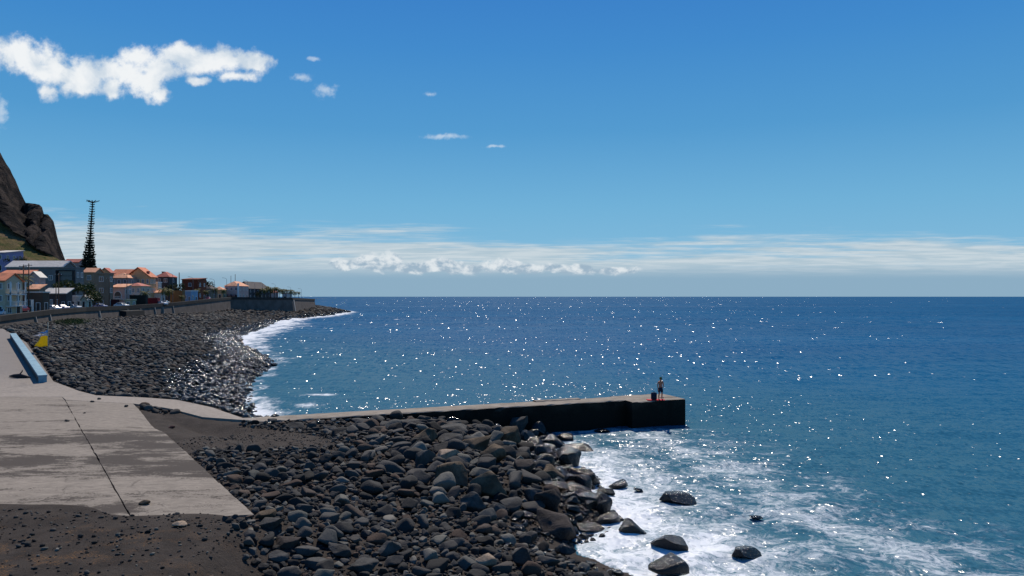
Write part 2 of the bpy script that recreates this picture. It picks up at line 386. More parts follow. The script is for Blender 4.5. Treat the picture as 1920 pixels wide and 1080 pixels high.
def polydist(x, y, poly, closed=True):
    x = np.asarray(x, float); y = np.asarray(y, float); best = np.full(x.shape, 1e9)
    n = len(poly)
    for i in range(n if closed else n - 1):
        ax, ay = poly[i]; bx, by = poly[(i + 1) % n]; dx, dy = bx - ax, by - ay
        t = np.clip(((x - ax) * dx + (y - ay) * dy) / (dx * dx + dy * dy + 1e-12), 0, 1)
        best = np.minimum(best, np.hypot(x - ax - t * dx, y - ay - t * dy))
    return best
def inside(x, y, poly):
    x = np.asarray(x, float); y = np.asarray(y, float); r = np.zeros(x.shape, bool); n = len(poly)
    for i in range(n):
        ax, ay = poly[i]; bx, by = poly[(i + 1) % n]
        cnd = ((ay > y) != (by > y)) & (x < (bx - ax) * (y - ay) / ((by - ay) + 1e-12) + ax)
        r ^= cnd
    return r
shore_line = land_poly[:len(near_shore) + len(far_shore)]
def shore_d(x, y):
    d = polydist(x, y, shore_line, False); return np.where(inside(x, y, land_poly), d, -d)
def lnoise(x, y, s, seed=0):
    x = np.asarray(x, float) / s; y = np.asarray(y, float) / s
    r = 0
    rr = np.random.default_rng(seed)
    for k in range(6):
        a = rr.uniform(0, 6.28); f = rr.uniform(0.7, 1.6); ph = rr.uniform(0, 6.28)
        r = r + np.sin((x * math.cos(a) + y * math.sin(a)) * f * 6.28 + ph)
    return r / 6
EA, EB = (-26.9, 53.0), (-8.4, 24.3)               # right-hand edge of the concrete strips, from the far end to the near corner
slab_poly = np.array([EB, (-12.3, 24.6), (-23, 20.0), (-70, 20.0), (-110, 110), (-75, 110), (-60.5, 93), (-39.6, 64.5), Q(180, 740, 2.55), Q(330, 752, 2.35), Q(400, 765, 2.2), Q(455, 784, 2.05),
                      (-16.6, 49.6), (-16.1, 48.1), Q(380, 783, 2.15), (-23.3, 51.2), EA])
def zslab(x, y):
    x = np.asarray(x, float); y = np.asarray(y, float)
    z = 3.0 - 0.5 * np.clip((y - 24.3) / 29, -0.3, 1) + 1.95 * np.clip((y - 60) / 34, 0, 2)
    t = sm(x, -27, -17) * sm(y, 40, 46)
    return z * (1 - t) + 2.05 * t
def edge_right(x, y):                               # metres to the right of the strips' edge
    dx, dy = EB[0] - EA[0], EB[1] - EA[1]; L = math.hypot(dx, dy)
    return ((x - EA[0]) * (-dy) + (y - EA[1]) * dx) / L
def terrain(x, y):
    x = np.asarray(x, float); y = np.asarray(y, float)
    d = shore_d(x, y)
    t = sm(y, 58, 130)
    zm = 2.75 * (1 - t) + 4.7 * t; k = 6.5 * (1 - sm(y, 45, 65)) + 12 * sm(y, 45, 65); k = k * (1 - t) + 16 * t
    land = zm * (1 - np.exp(-np.maximum(d, 0) / k))
    sea = np.maximum(-7, np.minimum(d, 0) * 0.10)
    z = np.where(d > 0, land, sea)
    z = z + 0.10 * lnoise(x, y, 7, 3) + 0.05 * lnoise(x, y, 2.6, 4)
    f = (1 - sm(polydist(x, y, slab_poly), 0.2, 4.5))
    zs_ = zslab(x, y)
    z = z * (1 - f) + (zs_ - 0.10) * f
    pu_ = (x + 16.4) * 0.93 + (y - 48.05) * 0.3676; pt_ = -(x + 16.4) * 0.3676 + (y - 48.05) * 0.93
    fp = (1 - sm(pu_, 9, 17)) * sm(pu_, -3, 0) * (1 - sm(-pt_, 0.5, 6)) * sm(-pt_, -1.5, 0)
    z = z * (1 - fp) + np.maximum(z, 1.97 - 0.03 * pu_) * fp
    s_in = inside(x, y, slab_poly)
    z = np.where(s_in, zs_ - 0.14, z)
    # sand heaped over the near end of the strips
    yb = 24.9 + 0.35 * lnoise(x, y, 5, 9) + 1.3 * sm(x, -12.5, -16) + 0.8 * sm(x, -18, -21)
    cover = np.clip((yb - y) / 2.2, 0, 1) * sm(x, -7.0, -10.5)
    z = z + np.maximum(0, zs_ + 0.16 * cover - z) * np.clip(cover * 3, 0, 1)
    return z
def ground_at(px, py, it=12):
    z = 1.5
    for _ in range(it):
        x, y = Q(px, py, z); z = 0.5 * z + 0.5 * float(terrain(x, y))
    return x, y, z
# ------------------------------------------------------------------ the setting: ground, water, hills
def grid(name, xs, ys, zf, smooth=True):
    XX, YY = np.meshgrid(xs, ys); ZZ = zf(XX, YY)
    V_ = np.stack([XX, YY, ZZ], -1).reshape(-1, 3); nx, ny = len(xs), len(ys)
    i = np.arange(nx - 1)[None, :] + nx * np.arange(ny - 1)[:, None]
    F_ = np.stack([i, i + 1, i + 1 + nx, i + nx], -1).reshape(-1, 4)
    return npmesh(name, V_, F_, smooth)
def spaced(*segs):
    r = []
    for a, b, n in segs: r += list(np.linspace(a, b, n, endpoint=False))
    r.append(segs[-1][1]); return np.array(r)
gx = spaced((-3500, -400, 12), (-400, -150, 30), (-150, -60, 110), (-60, -26, 80), (-26, 10, 170), (10, 80, 30), (80, 3000, 8), (3000, 30000, 4))
gy = spaced((-200, 0, 6), (0, 18, 14), (18, 60, 180), (60, 130, 110), (130, 500, 150), (500, 1500, 20), (1500, 30000, 6))
def gz(x, y):
    z = terrain(x, y); d = shore_d(x, y)
    rough = sm(y, 150, 260) * sm(d, -1, 4)
    return z + rough * rng.normal(0, 0.28, z.shape)
ground = tag(link('ground', grid('ground', gx, gy, gz), None, M_SAND), 'black sand and shingle ground of the shore', 'ground', kind='structure')
WK = 1.3
def water_mat(t, b):
    g = t.new('ShaderNodeNewGeometry').outputs['Position']
    sx, sy, sz = t.sep(g)
    foam = t.attr('foam'); shal = t.attr('shallow'); surf = t.attr('surf')
    # lace of foam: fine ridges over broad torn patches
    wv = t.new('ShaderNodeTexNoise'); t.l.new(g, wv.inputs['Vector']); wv.inputs['Scale'].default_value = 0.55; wv.inputs['Detail'].default_value = 4
    gw = t.v('ADD', g, t.v('MULTIPLY', t.v('SUBTRACT', wv.outputs[1], (0.5, 0.5, 0.5)), (2.6, 2.6, 0)))
    p1 = t.noise(gw, 0.42, 6, 0.62); p2 = t.noise(gw, 2.4, 6, 0.72)
    r1 = t.m('SUBTRACT', 1.0, t.m('MULTIPLY', t.m('ABSOLUTE', t.m('SUBTRACT', t.noise(gw, 1.3, 4, 0.6), 0.5)), 9.0), clamp=True)
    r2 = t.m('SUBTRACT', 1.0, t.m('MULTIPLY', t.m('ABSOLUTE', t.m('SUBTRACT', t.noise(gw, 3.6, 3, 0.6), 0.5)), 8.0), clamp=True)
    lace = t.m('MAXIMUM', r1, t.m('MULTIPLY', r2, 0.8))
    dens = t.m('ADD', foam, t.m('ADD', t.m('MULTIPLY', t.m('SUBTRACT', p1, 0.5), 1.7), t.m('MULTIPLY', t.m('SUBTRACT', p2, 0.5), 1.5)))
    solid = t.ss(dens, 0.52, 0.86)
    veil_ = t.m('MULTIPLY', t.ss(dens, 0.05, 0.55), t.m('MULTIPLY', lace, 0.75))
    fm = t.m('MAXIMUM', solid, veil_)
    fm = t.m('MULTIPLY', fm, t.ss(foam, 0.01, 0.12))
    # far surf belts are seen at a glance: brush strokes along the beach
    fs = t.ss(t.m('ADD', surf, t.m('MULTIPLY', t.m('SUBTRACT', t.noise(t.v('MULTIPLY', g, (0.22, 0.10, 1)), 1.6, 6, 0.7), 0.5), 2.6)), 0.40, 1.15)
    fm = t.m('MAXIMUM', fm, t.m('MULTIPLY', fs, t.ss(surf, 0.02, 0.15)))
    # a few small breaking crests out at sea
    cap = t.ss(t.noise(t.v('MULTIPLY', g, (0.05, 0.14, 1)), 1.0, 6, 0.75), 0.735, 0.77)
    fm = t.m('MAXIMUM', fm, t.m('MULTIPLY', cap, 0.7))
    deep = t.mix(t.ss(t.noise(t.v('MULTIPLY', g, (0.004, 0.016, 1)), 1.0, 4, 0.6), 0.35, 0.65), (0.0030, 0.064, 0.160), (0.005, 0.080, 0.185))
    deep = t.mix(t.ss(sy, 160, 60), deep, (0.008, 0.086, 0.172))
    colr = t.mix(shal, deep, (0.024, 0.102, 0.150))
    colr = t.mix(t.m('MULTIPLY', t.ss(foam, 0.0, 0.6), 0.5), colr, (0.06, 0.15, 0.18))
    fm = t.m('MULTIPLY', fm, 0.90)
    colr = t.mix(fm, colr, (0.70, 0.73, 0.75))
    t.put(b.inputs['Base Color'], colr)
    t.put(b.inputs['Roughness'], t.m('ADD', 0.10, t.m('MULTIPLY', fm, 0.4)))
    b.inputs['IOR'].default_value = 1.333; b.inputs['Specular IOR Level'].default_value = 0.13
    # the slope of the surface at each point: swell, chop and ripples, each size fading out where it would be lost to sight
    def slope(sc, det, rough, off=0.0):
        n = t.new('ShaderNodeTexNoise'); n.inputs['Scale'].default_value = 1.0; n.inputs['Detail'].default_value = det; n.inputs['Roughness'].default_value = rough
        t.l.new(t.v('ADD', t.v('MULTIPLY', g, sc), (off, off * 1.7, 0)), n.inputs['Vector'])
        return t.v('SUBTRACT', n.outputs[1], (0.5, 0.5, 0.5))
    def wt(v, k):
        n = t.new('ShaderNodeVectorMath', operation='SCALE'); t.l.new(v, n.inputs[0]); t.put(n.inputs[3], k); return n.outputs[0]
    s0 = wt(slope((0.10, 0.30, 1), 2, 0.5), 0.30)
    s1 = wt(slope((0.7, 1.4, 1), 3, 0.6, 5.0), t.ss(sy, 160, 60, 0.0, WK * 0.75))
    s2 = wt(slope((4.5, 2.6, 1), 2, 0.6, 9.0), t.ss(sy, 120, 60, 0.0, WK * 0.95))
    s3 = wt(slope((1.8, 0.45, 1), 2, 0.6, 13.0), t.m('MULTIPLY', t.ss(sy, 60, 110, 0.0, WK * 0.85), t.ss(sy, 330, 200)))
    s4 = wt(slope((1.1, 0.10, 1), 2, 0.65, 17.0), t.m('MULTIPLY', t.ss(sy, 200, 330, 0.0, WK * 0.85), t.ss(sy, 1000, 600)))
    s5 = wt(slope((0.45, 0.010, 1), 2, 0.65, 21.0), t.ss(sy, 600, 1000, 0.0, WK * 0.75))
    tot = t.v('ADD', t.v('ADD', t.v('ADD', s0, s1), t.v('ADD', s2, s3)), t.v('ADD', s4, s5))
    # single facets that catch the sun: every wavelet gets a tilt of its own
    def facets(sc, k):
        vo = t.new('ShaderNodeTexVoronoi', feature='F1', voronoi_dimensions='2D'); vo.inputs['Scale'].default_value = 1.0
        t.l.new(t.v('MULTIPLY', g, sc), vo.inputs['Vector']); c_ = vo.outputs['Color']
        on = t.m('GREATER_THAN', t.sep(c_)[2], 0.74)
        d_ = t.m('LESS_THAN', vo.outputs['Distance'], 0.42)
        return wt(t.v('SUBTRACT', c_, (0.5, 0.5, 0.5)), t.m('MULTIPLY', t.m('MULTIPLY', on, d_), k))
    belt = t.ss(t.noise(t.v('MULTIPLY', g, (0.006, 0.028, 1)), 1.0, 4, 0.65), 0.38, 0.58, 0.30, 1.0)
    f0 = facets((5.4, 3.0, 1), t.m('MULTIPLY', t.ss(sy, 22, 30, 0.0, 1.0), t.ss(sy, 95, 75)))
    f1 = facets((3.8, 0.9, 1), t.m('MULTIPLY', t.ss(sy, 75, 95, 0.0, 1.05), t.ss(sy, 230, 190)))
    f2 = facets((2.0, 0.19, 1), t.m('MULTIPLY', t.ss(sy, 190, 230, 0.0, 1.15), t.ss(sy, 650, 520)))
    f3 = facets((0.82, 0.028, 1), t.ss(sy, 520, 650, 0.0, 1.2))
    fac = t.v('MULTIPLY', t.v('ADD', t.v('ADD', f0, f1), t.v('ADD', f2, f3)), (1, 1, 0))
    gust = t.noise(t.v('MULTIPLY', g, (0.018, 0.035, 1)), 1.0, 3, 0.6)
    tot = wt(tot, t.ss(gust, 0.3, 0.7, 0.80, 1.15))
    tot = t.v('MULTIPLY', t.v('ADD', tot, wt(fac, belt)), (1, 1, 0))
    geo = t.new('ShaderNodeNewGeometry').outputs['Normal']
    nn = t.v('NORMALIZE', t.v('ADD', geo, tot))
    soft = t.v('NORMALIZE', t.v('ADD', geo, wt(tot, 0.5)))
    # waves hide one another's grazing flanks, so the mirror share is held well below that of flat water
    fr = t.new('ShaderNodeFresnel'); fr.inputs[0].default_value = 1.333; t.l.new(nn, fr.inputs['Normal'])
    F_ = t.m('DIVIDE', t.m('MULTIPLY', fr.outputs[0], 0.68), t.m('ADD', 1.0, t.m('MULTIPLY', fr.outputs[0], 3.2)))
    F_ = t.m('MULTIPLY', t.m('MULTIPLY', F_, t.ss(sy, 90, 500, 0.88, 0.55)), t.m('SUBTRACT', 1.0, t.m('MULTIPLY', fm, 0.6)))
    df = t.new('ShaderNodeBsdfDiffuse'); t.put(df.inputs['Color'], colr); t.l.new(soft, df.inputs['Normal'])
    gl = t.new('ShaderNodeBsdfGlossy'); t.put(gl.inputs['Color'], (1, 1, 1)); t.put(gl.inputs['Roughness'], t.m('ADD', 0.17, t.m('MULTIPLY', fm, 0.25))); t.l.new(nn, gl.inputs['Normal'])
    mx = t.new('ShaderNodeMixShader'); t.put(mx.inputs[0], F_); t.l.new(df.outputs[0], mx.inputs[1]); t.l.new(gl.outputs[0], mx.inputs[2])
    o_ = [n for n in t.n if n.type == 'OUTPUT_MATERIAL'][0]; t.l.new(mx.outputs[0], o_.inputs[0]); t.n.remove(b)
M_WATER = mat('sea_water', water_mat)
wr = np.concatenate([np.geomspace(12, 120, 330, endpoint=False), np.geomspace(120, 900, 190, endpoint=False), np.geomspace(900, 60000, 50)])
wu = np.concatenate([np.linspace(-3, -0.75, 20, endpoint=False), np.linspace(-0.75, 0.75, 520), np.linspace(0.8, 3, 20)])
UU, RR = np.meshgrid(wu, wr); WX = UU * RR; WY = RR
foam_edge = [Q(1180, 806), Q(1290, 848), Q(1400, 905), Q(1490, 962), Q(1620, 1010), Q(1760, 1075), (17.5, 22), (19, 10), (19, -60)]
foam_poly = np.array(near_shore + [(2, 55.6), (6.5, 56.5)] + foam_edge)
SD = shore_d(WX, WY)
fd = np.where(inside(WX, WY, foam_poly), polydist(WX, WY, np.array(foam_edge), False), 0)
foam_a = sm(fd, 0.0, 8.5) * 0.78 * (1 - 0.55 * sm(WY, 44, 55)) * (WY < 57)
foam_a = np.maximum(foam_a, 0.42 * np.exp(-np.maximum(-polydist(WX, WY, foam_poly), -0) * 0 - polydist(WX, WY, foam_poly) / 3.0) * (WY < 57) * (WX > 5))
bandw = np.interp(WY, [50, 66, 90, 110, 140, 200, 260, 330, 420, 520], [9, 7.5, 5, 6.5, 9, 17, 24, 16, 13, 10])
surf_a = (1 - sm(-SD, 0.1 * bandw, bandw)) * (SD < 2) * (WX < -2 - 0.0 * WY) * (WY > 50)
surf_a *= np.interp(WY, [50, 70, 85, 130, 170, 600], [0.98, 0.9, 0.62, 0.62, 1.0, 1.0])
for px_, py_, sx_, sy_, k_ in ((865, 652, 1.6, 1.2, 0.9), (600, 740, 2.4, 1.5, 0.75), (760, 599, 14, 8, 0.55), (900, 620, 12, 5, 0.45), (560, 655, 7, 7, .35), (560, 760, 4, 3, .6)):
    cx_, cy_ = Q(px_, py_); surf_a = np.maximum(surf_a, k_ * np.exp(-((WX - cx_) / sx_) ** 2 - ((WY - cy_) / sy_) ** 2))
far_line = [Q(p, 574.5) for p in (740, 800, 950, 1100, 1300, 1600)]
surf_a = np.maximum(surf_a, 0.36 * np.exp(-(polydist(WX, WY, np.array(far_line), False) / 45) ** 2))
shal_a = np.clip(sm(WY, 110, 35) * 0 + (1 - sm(-SD, 0, 60)) * 0.8, 0, 1) * (1 - sm(WY, 60, 300)) + 0.25 * (1 - sm(WY, 30, 90))
amp = 0.10 + 0.14 * sm(WY, 60, 400)
WZ = amp * (lnoise(WX, WY * 1.8, 19, 11) + 0.6 * lnoise(WX, WY * 1.6, 8, 12)) * (1 - sm(WY, 900, 3000))
WZ += 0.20 * foam_a * lnoise(WX, WY, 2.6, 13) + 0.5 * surf_a * sm(WY, 60, 200) * np.clip(0.4 + lnoise(WX, WY, 30, 15), 0, 1)
i = np.arange(len(wu) - 1)[None, :] + len(wu) * np.arange(len(wr) - 1)[:, None]
sea_me = npmesh('sea', np.stack([WX, WY, WZ], -1).reshape(-1, 3), np.stack([i, i + 1, i + 1 + len(wu), i + len(wu)], -1).reshape(-1, 4))
for nm, arr in (('foam', foam_a), ('surf', surf_a), ('shallow', np.clip(shal_a, 0, 1))):
    a_ = sea_me.attributes.new(nm, 'FLOAT', 'POINT'); a_.data.foreach_set('value', np.ascontiguousarray(arr, dtype=np.float32).ravel())
tag(link('water', sea_me, None, M_WATER), 'blue sea with foam washing the shore', 'sea', kind='structure')
# ---- hill slope and cliff beyond the village
sil = [(-900, 20), (-500, 60), (-300, 120), (-150, 190), (-60, 240), (-10, 272), (0, 284), (5, 296), (12, 308), (20, 318), (28, 336), (36, 356), (44, 375), (52, 388), (57, 394), (62, 401), (64, 390), (67, 384), (74, 383), (80, 389), (82, 402),
       (84, 410), (86, 412), (88, 402), (91, 401), (97, 408), (102, 415), (106, 430), (109, 446), (114, 462), (118, 474), (122, 486), (135, 505), (170, 530), (260, 548)]
tal = [(-900, 380), (-150, 400), (0, 417), (30, 437), (60, 458), (90, 478), (122, 490), (170, 532), (260, 548)]
YC = 650.0
def hill_z(x, y):
    px = np.where(y > 600, x / np.maximum(y, 1), x / 600) * F + CX
    zs_ = H + (HY - np.interp(px, *zip(*sil))) / F * np.clip(y, 600, 660)
    px2 = px
    zt = H + (HY - np.interp(px2, *zip(*tal))) / F * 600
    t1 = np.clip((y - 300) / 300.0, 0, 1); t2 = np.clip((y - 600) / 55.0, 0, 1)
    low = 8 + (zt - 8) * t1 ** 1.25
    z = np.where(y < 600, low, zt + (np.maximum(zs_, zt) - zt) * (t2 ** 0.8))
    back = np.clip((y - 662) / 60, 0, 1)
    return z * (1 - 0.97 * back) - 14 * back
hx = np.concatenate([np.linspace(-1500, -470, 60, endpoint=False), np.linspace(-470, -250, 260)])
hy = np.concatenate([np.linspace(250, 590, 90, endpoint=False), np.linspace(590, 665, 110, endpoint=False), np.linspace(665, 1300, 30)])
HX, HYY = np.meshgrid(hx, hy); HZ = hill_z(HX, HYY)
cl = sm(HYY, 596, 606) * (1 - sm(HYY, 700, 760))
def fract(x, y, z, seed):
    r = 0; s_ = 60.0; a = 1.0
    for k in range(6):
        r = r + a * lnoise(x + 0.31 * z, y + 0.7 * z, s_, seed + k); s_ *= 0.52; a *= 0.58
    return r
n_a = fract(HX, HYY, HZ * 0.6, 30); n_b = fract(HX, HYY, HZ, 60)
ridge = 1 - np.abs(n_a) * 1.6
gul = sum(a_ * np.abs(lnoise(HX + 0.25 * HZ, HZ * 0.12, s_, 80 + q)) for q, (s_, a_) in enumerate(((22, 7), (10, 4), (5, 2.2))))
HYd = HYY - cl * (4 * ridge + 3 * n_b + 2.6 * gul) * (HYY < 660)
HXd = HX + cl * 1.0 * n_b
HZd = HZ + (1 - cl) * 1.6 * n_a * sm(HYY, 300, 380) + cl * 0.7 * n_b * sm(HYY, 610, 640)
i = np.arange(len(hx) - 1)[None, :] + len(hx) * np.arange(len(hy) - 1)[:, None]
hill_me = npmesh('hills', np.stack([HXd, HYd, HZd], -1).reshape(-1, 3), np.stack([i, i + 1, i + 1 + len(hx), i + len(hx)], -1).reshape(-1, 4), False)
a_ = hill_me.attributes.new('rock', 'FLOAT', 'POINT'); a_.data.foreach_set('value', cl.astype(np.float32).ravel())
def hill_mat(t, b):
    g = t.new('ShaderNodeNewGeometry').outputs['Position']
    n1 = t.noise(g, 0.03, 7, 0.65); n2 = t.noise(g, 0.16, 6, 0.7); n3 = t.noise(g, 0.9, 4, 0.7)
    grass = t.mix(t.ss(n2, 0.42, 0.58), (0.155, 0.115, 0.050), (0.080, 0.092, 0.030))
    grass = t.mix(t.ss(n1, 0.50, 0.62), grass, (0.20, 0.135, 0.078))
    grass = t.mix(t.m('MULTIPLY', t.ss(n3, 0.5, 0.65), 0.7), grass, (0.022, 0.030, 0.012))
    stv = t.noise(t.v('MULTIPLY', g, (0.11, 0.05, 0.03)), 1.0, 7, 0.7, 0.8)
    rock = t.mix(t.ss(stv, 0.44, 0.60), (0.007, 0.007, 0.009), (0.062, 0.046, 0.038))
    rock = t.mix(t.m('MULTIPLY', t.ss(n2, 0.5, 0.65), 0.6), rock, (0.018, 0.018, 0.020))
    rock = t.mix(t.m('MULTIPLY', t.ss(n1, 0.56, 0.66), 0.5), rock, (0.085, 0.070, 0.040))
    m_ = t.ss(t.m('ADD', t.attr('rock'), t.m('MULTIPLY', t.m('SUBTRACT', n2, 0.5), 0.8)), 0.35, 0.6)
    t.put(b.inputs['Base Color'], t.mix(m_, grass, rock)); b.inputs['Roughness'].default_value = 0.95; b.inputs['Specular IOR Level'].default_value = 0.04
    bump(t, b, t.m('ADD', n2, t.m('MULTIPLY', n3, 0.5)), 1.0, 3.0)
tag(link('hills', hill_me, None, mat('cliff_and_slope', hill_mat)), 'dark rocky cliff above a dry grassy slope', 'cliff', kind='structure')
# ---- concrete strips of the old slipway, in one sheet with an open joint between strips
def tri_sheet(name, poly, zf, m, cell=0.8, thick=0.0, jit=0.0):
    bm = bmesh.new(); vs = [bm.verts.new((x, y, 0)) for x, y in poly]; bm.faces.new(vs)
    x0, x1 = min(p[0] for p in poly), max(p[0] for p in poly); y0, y1 = min(p[1] for p in poly), max(p[1] for p in poly)
    for k in np.arange(math.floor(x0 / cell) * cell, x1, cell * 1.5): bmesh.ops.bisect_plane(bm, geom=bm.verts[:] + bm.edges[:] + bm.faces[:], plane_co=(k, 0, 0), plane_no=(1, 0, 0))
    for k in np.arange(math.floor(y0 / cell) * cell, y1, cell * 1.5): bmesh.ops.bisect_plane(bm, geom=bm.verts[:] + bm.edges[:] + bm.faces[:], plane_co=(0, k, 0), plane_no=(0, 1, 0))
    rj = random.Random(len(poly))
    for v in bm.verts:
        v.co.z = float(zf(v.co.x, v.co.y))
        if jit: v.co.x += rj.gauss(0, jit); v.co.y += rj.gauss(0, jit)
    if thick:
        r = bmesh.ops.extrude_face_region(bm, geom=bm.faces[:])
        for g_ in r['geom']:
            if isinstance(g_, bmesh.types.BMVert): g_.co.z -= thick
    bmesh.ops.recalc_face_normals(bm, faces=bm.faces)
    me = bpy.data.meshes.new(name); bm.to_mesh(me); bm.free()
    return link(name, me, None, m)
SA, SB = Q(122, 750, 2.5), Q(240, 960, 3.0)
# split the slab polygon along the seam SA-SB (continued both ways)
dx, dy = SB[0] - SA[0], SB[1] - SA[1]; L_ = math.hypot(dx, dy); sn = (-dy / L_, dx / L_)
def side(p): return (p[0] - SA[0]) * sn[0] + (p[1] - SA[1]) * sn[1]
right_strip = [EB, (SB[0] + dx * 0.03 - sn[0] * -0.020, SB[1] + dy * 0.03 - sn[1] * -0.020), (SA[0] + sn[0] * 0.020, SA[1] + sn[1] * 0.020), EA]
left_part = [(SB[0] + dx * 0.03 - sn[0] * 0.020, SB[1] + dy * 0.03 - sn[1] * 0.020), (-23, 20.5), (-70, 20.5), (-84, 56.4), (SA[0] - 1.2, SA[1] + 1.6), (SA[0] - sn[0] * 0.020, SA[1] - sn[1] * 0.020)]
tri_sheet('pavement', right_strip, zslab, M_SLAB, 0.5, 0.35, 0.013)
bpy.data.objects['pavement']['kind'] = 'structure'
o = tri_sheet('pavement', left_part, zslab, M_SLAB, 0.7, 0.35, 0.011); o['kind'] = 'structure'
ramp_poly = [EA, (SA[0] + sn[0] * 0.020, SA[1] + sn[1] * 0.020 + 0.06), (SA[0] - 1.2, SA[1] + 1.66), (-84, 56.46), (-110, 110), (-75, 110), (-60.5, 93), (-39.6, 64.5), Q(180, 740, 2.55), Q(330, 752, 2.35), Q(400, 765, 2.2), Q(455, 784, 2.05), (-16.6, 49.9), (-16.1, 48.3), Q(380, 783, 2.15), (-23.3, 51.2)]
def ramp_mat(t, b):
    g = t.new('ShaderNodeNewGeometry').outputs['Position']
    n1 = t.noise(g, 0.5, 7, 0.65, 0.4); n2 = t.noise(g, 4, 5, 0.75); n0 = t.noise(g, 0.09, 3, 0.5)
    far_ = t.ss(t.sep(g)[1], 60, 72)
    c0 = t.mix(t.ss(n2, 0.3, 0.7), (0.185, 0.156, 0.126), (0.275, 0.234, 0.192))
    c0 = t.mix(t.m('MULTIPLY', t.ss(n1, 0.50, 0.68), 0.45), c0, (0.12, 0.105, 0.09))
    c0 = t.mix(t.m('MULTIPLY', far_, 0.55), c0, (0.12, 0.108, 0.10))
    t.put(b.inputs['Base Color'], c0); b.inputs['Roughness'].default_value = 0.9; bump(t, b, n2, 0.5, 0.03)
M_RAMP = mat('ramp_concrete', ramp_mat)
o = tri_sheet('path', ramp_poly, lambda x, y: zslab(x, y) + 0.004, M_RAMP, 2.4, 0.35); o['kind'] = 'structure'
# ------------------------------------------------------------------ pier
pier = empty('pier', (0, 0, 0), label='long concrete pier reaching into the sea, dark side facing the boulders', cat='pier')
DV = Vector((0.93, 0.3676, 0)).normalized(); PN = Vector((-DV.y, DV.x, 0)); P0 = Vector((-16.4, 48.05, 0))
def pier_ring(u, hw0=0.0, hw1=2.1, z=2.05): return None
def pier_piece(u0, u1, w0, w1, z0, z1, name, m, n=30, jitter=0.02, seed=1, cap=0.0):
    bm = bmesh.new(); r = random.Random(seed); rings = []
    for k in range(n + 1):
        u = u0 + (u1 - u0) * k / n
        j = lambda s=1: r.gauss(0, jitter) * s
        prof = [(w0, z0), (w0 + j(), z1 - 0.25 + j()), (w0 + 0.03 + j(), z1 - 0.05 + j(.6)), (w0 + 0.10, z1 + j(.4)), ((w0 + w1) / 2, z1 + 0.02), (w1 - 0.08, z1 + j(.4)), (w1 + j(), z1 - 0.12), (w1, z0)]
        rings.append([bm.verts.new(P0 + DV * u + PN * a + Vector((0, 0, z))) for a, z in prof])
    for a, b_ in zip(rings, rings[1:]):
        for q in range(len(a)): bm.faces.new([a[q], a[(q + 1) % len(a)], b_[(q + 1) % len(a)], b_[q]])
    bm.faces.new(rings[0][::-1]); bm.faces.new(rings[-1])
    bmesh.ops.recalc_face_normals(bm, faces=bm.faces)
    me = bpy.data.meshes.new(name); bm.to_mesh(me); bm.free()
    return link(name, me, pier, m)
UJ = 27.1; UE = 31.9
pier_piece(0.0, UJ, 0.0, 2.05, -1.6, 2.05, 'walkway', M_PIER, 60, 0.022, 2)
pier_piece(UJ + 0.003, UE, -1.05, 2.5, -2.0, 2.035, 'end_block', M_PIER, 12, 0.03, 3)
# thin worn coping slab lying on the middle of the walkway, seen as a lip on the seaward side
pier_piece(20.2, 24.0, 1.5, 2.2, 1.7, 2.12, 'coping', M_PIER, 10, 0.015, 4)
# ------------------------------------------------------------------ rocks
def ico(sub):
    bm = bmesh.new(); bmesh.ops.create_icosphere(bm, subdivisions=sub, radius=1.0)
    V_ = np.array([v.co[:] for v in bm.verts]); F_ = np.array([[v.index for v in f.verts] for f in bm.faces]); bm.free(); return V_, F_
ICO = {k: ico(k) for k in (1, 2, 3, 4)}
def rock_shape(sub, seed, angular=0.8, cuts=9, flat=0.0):
    r = np.random.default_rng(seed); V_ = ICO[sub][0].copy()
    for _ in range(cuts):
        n = r.normal(size=3); n /= np.linalg.norm(n); d = r.uniform(0.36, 0.80)
        q = V_ @ n - d; V_ -= np.outer(np.clip(q, 0, None) * angular, n)
    if sub >= 3:
        for s_, a in ((1.4, 0.05), (3.2, 0.025), (7.0, 0.012)):
            for _ in range(3):
                k_ = r.normal(size=3) * s_; ph = r.uniform(0, 6.28); V_ *= (1 + a * np.sin(V_ @ k_ + ph))[:, None]
    V_ /= np.abs(V_).max(0)
    return V_
def rotmat(rz, tilt_x=0, tilt_y=0): return np.array(Euler((tilt_x, tilt_y, rz)).to_matrix())
HIROCK = [npmesh('rock_shape', rock_shape(4, 100 + k, 0.93, 13), ICO[4][1]) for k in range(10)]
ROUND = [npmesh('cobble_shape', rock_shape(3, 200 + k, 0.85, 10), ICO[3][1]) for k in range(14)]
def as_mesh(me, m):
    c_ = me.copy(); c_.materials.clear(); c_.materials.append(m); return c_
ROCKS = {(k, m.name): None for k in range(0) for m in ()}
def variant(pool, idx, m):
    key = (pool[idx].name, m.name)
    if key not in ROCKS: ROCKS[key] = as_mesh(pool[idx], m)
    return ROCKS[key]
occ = []                                             # placed boulders: x, y, radius
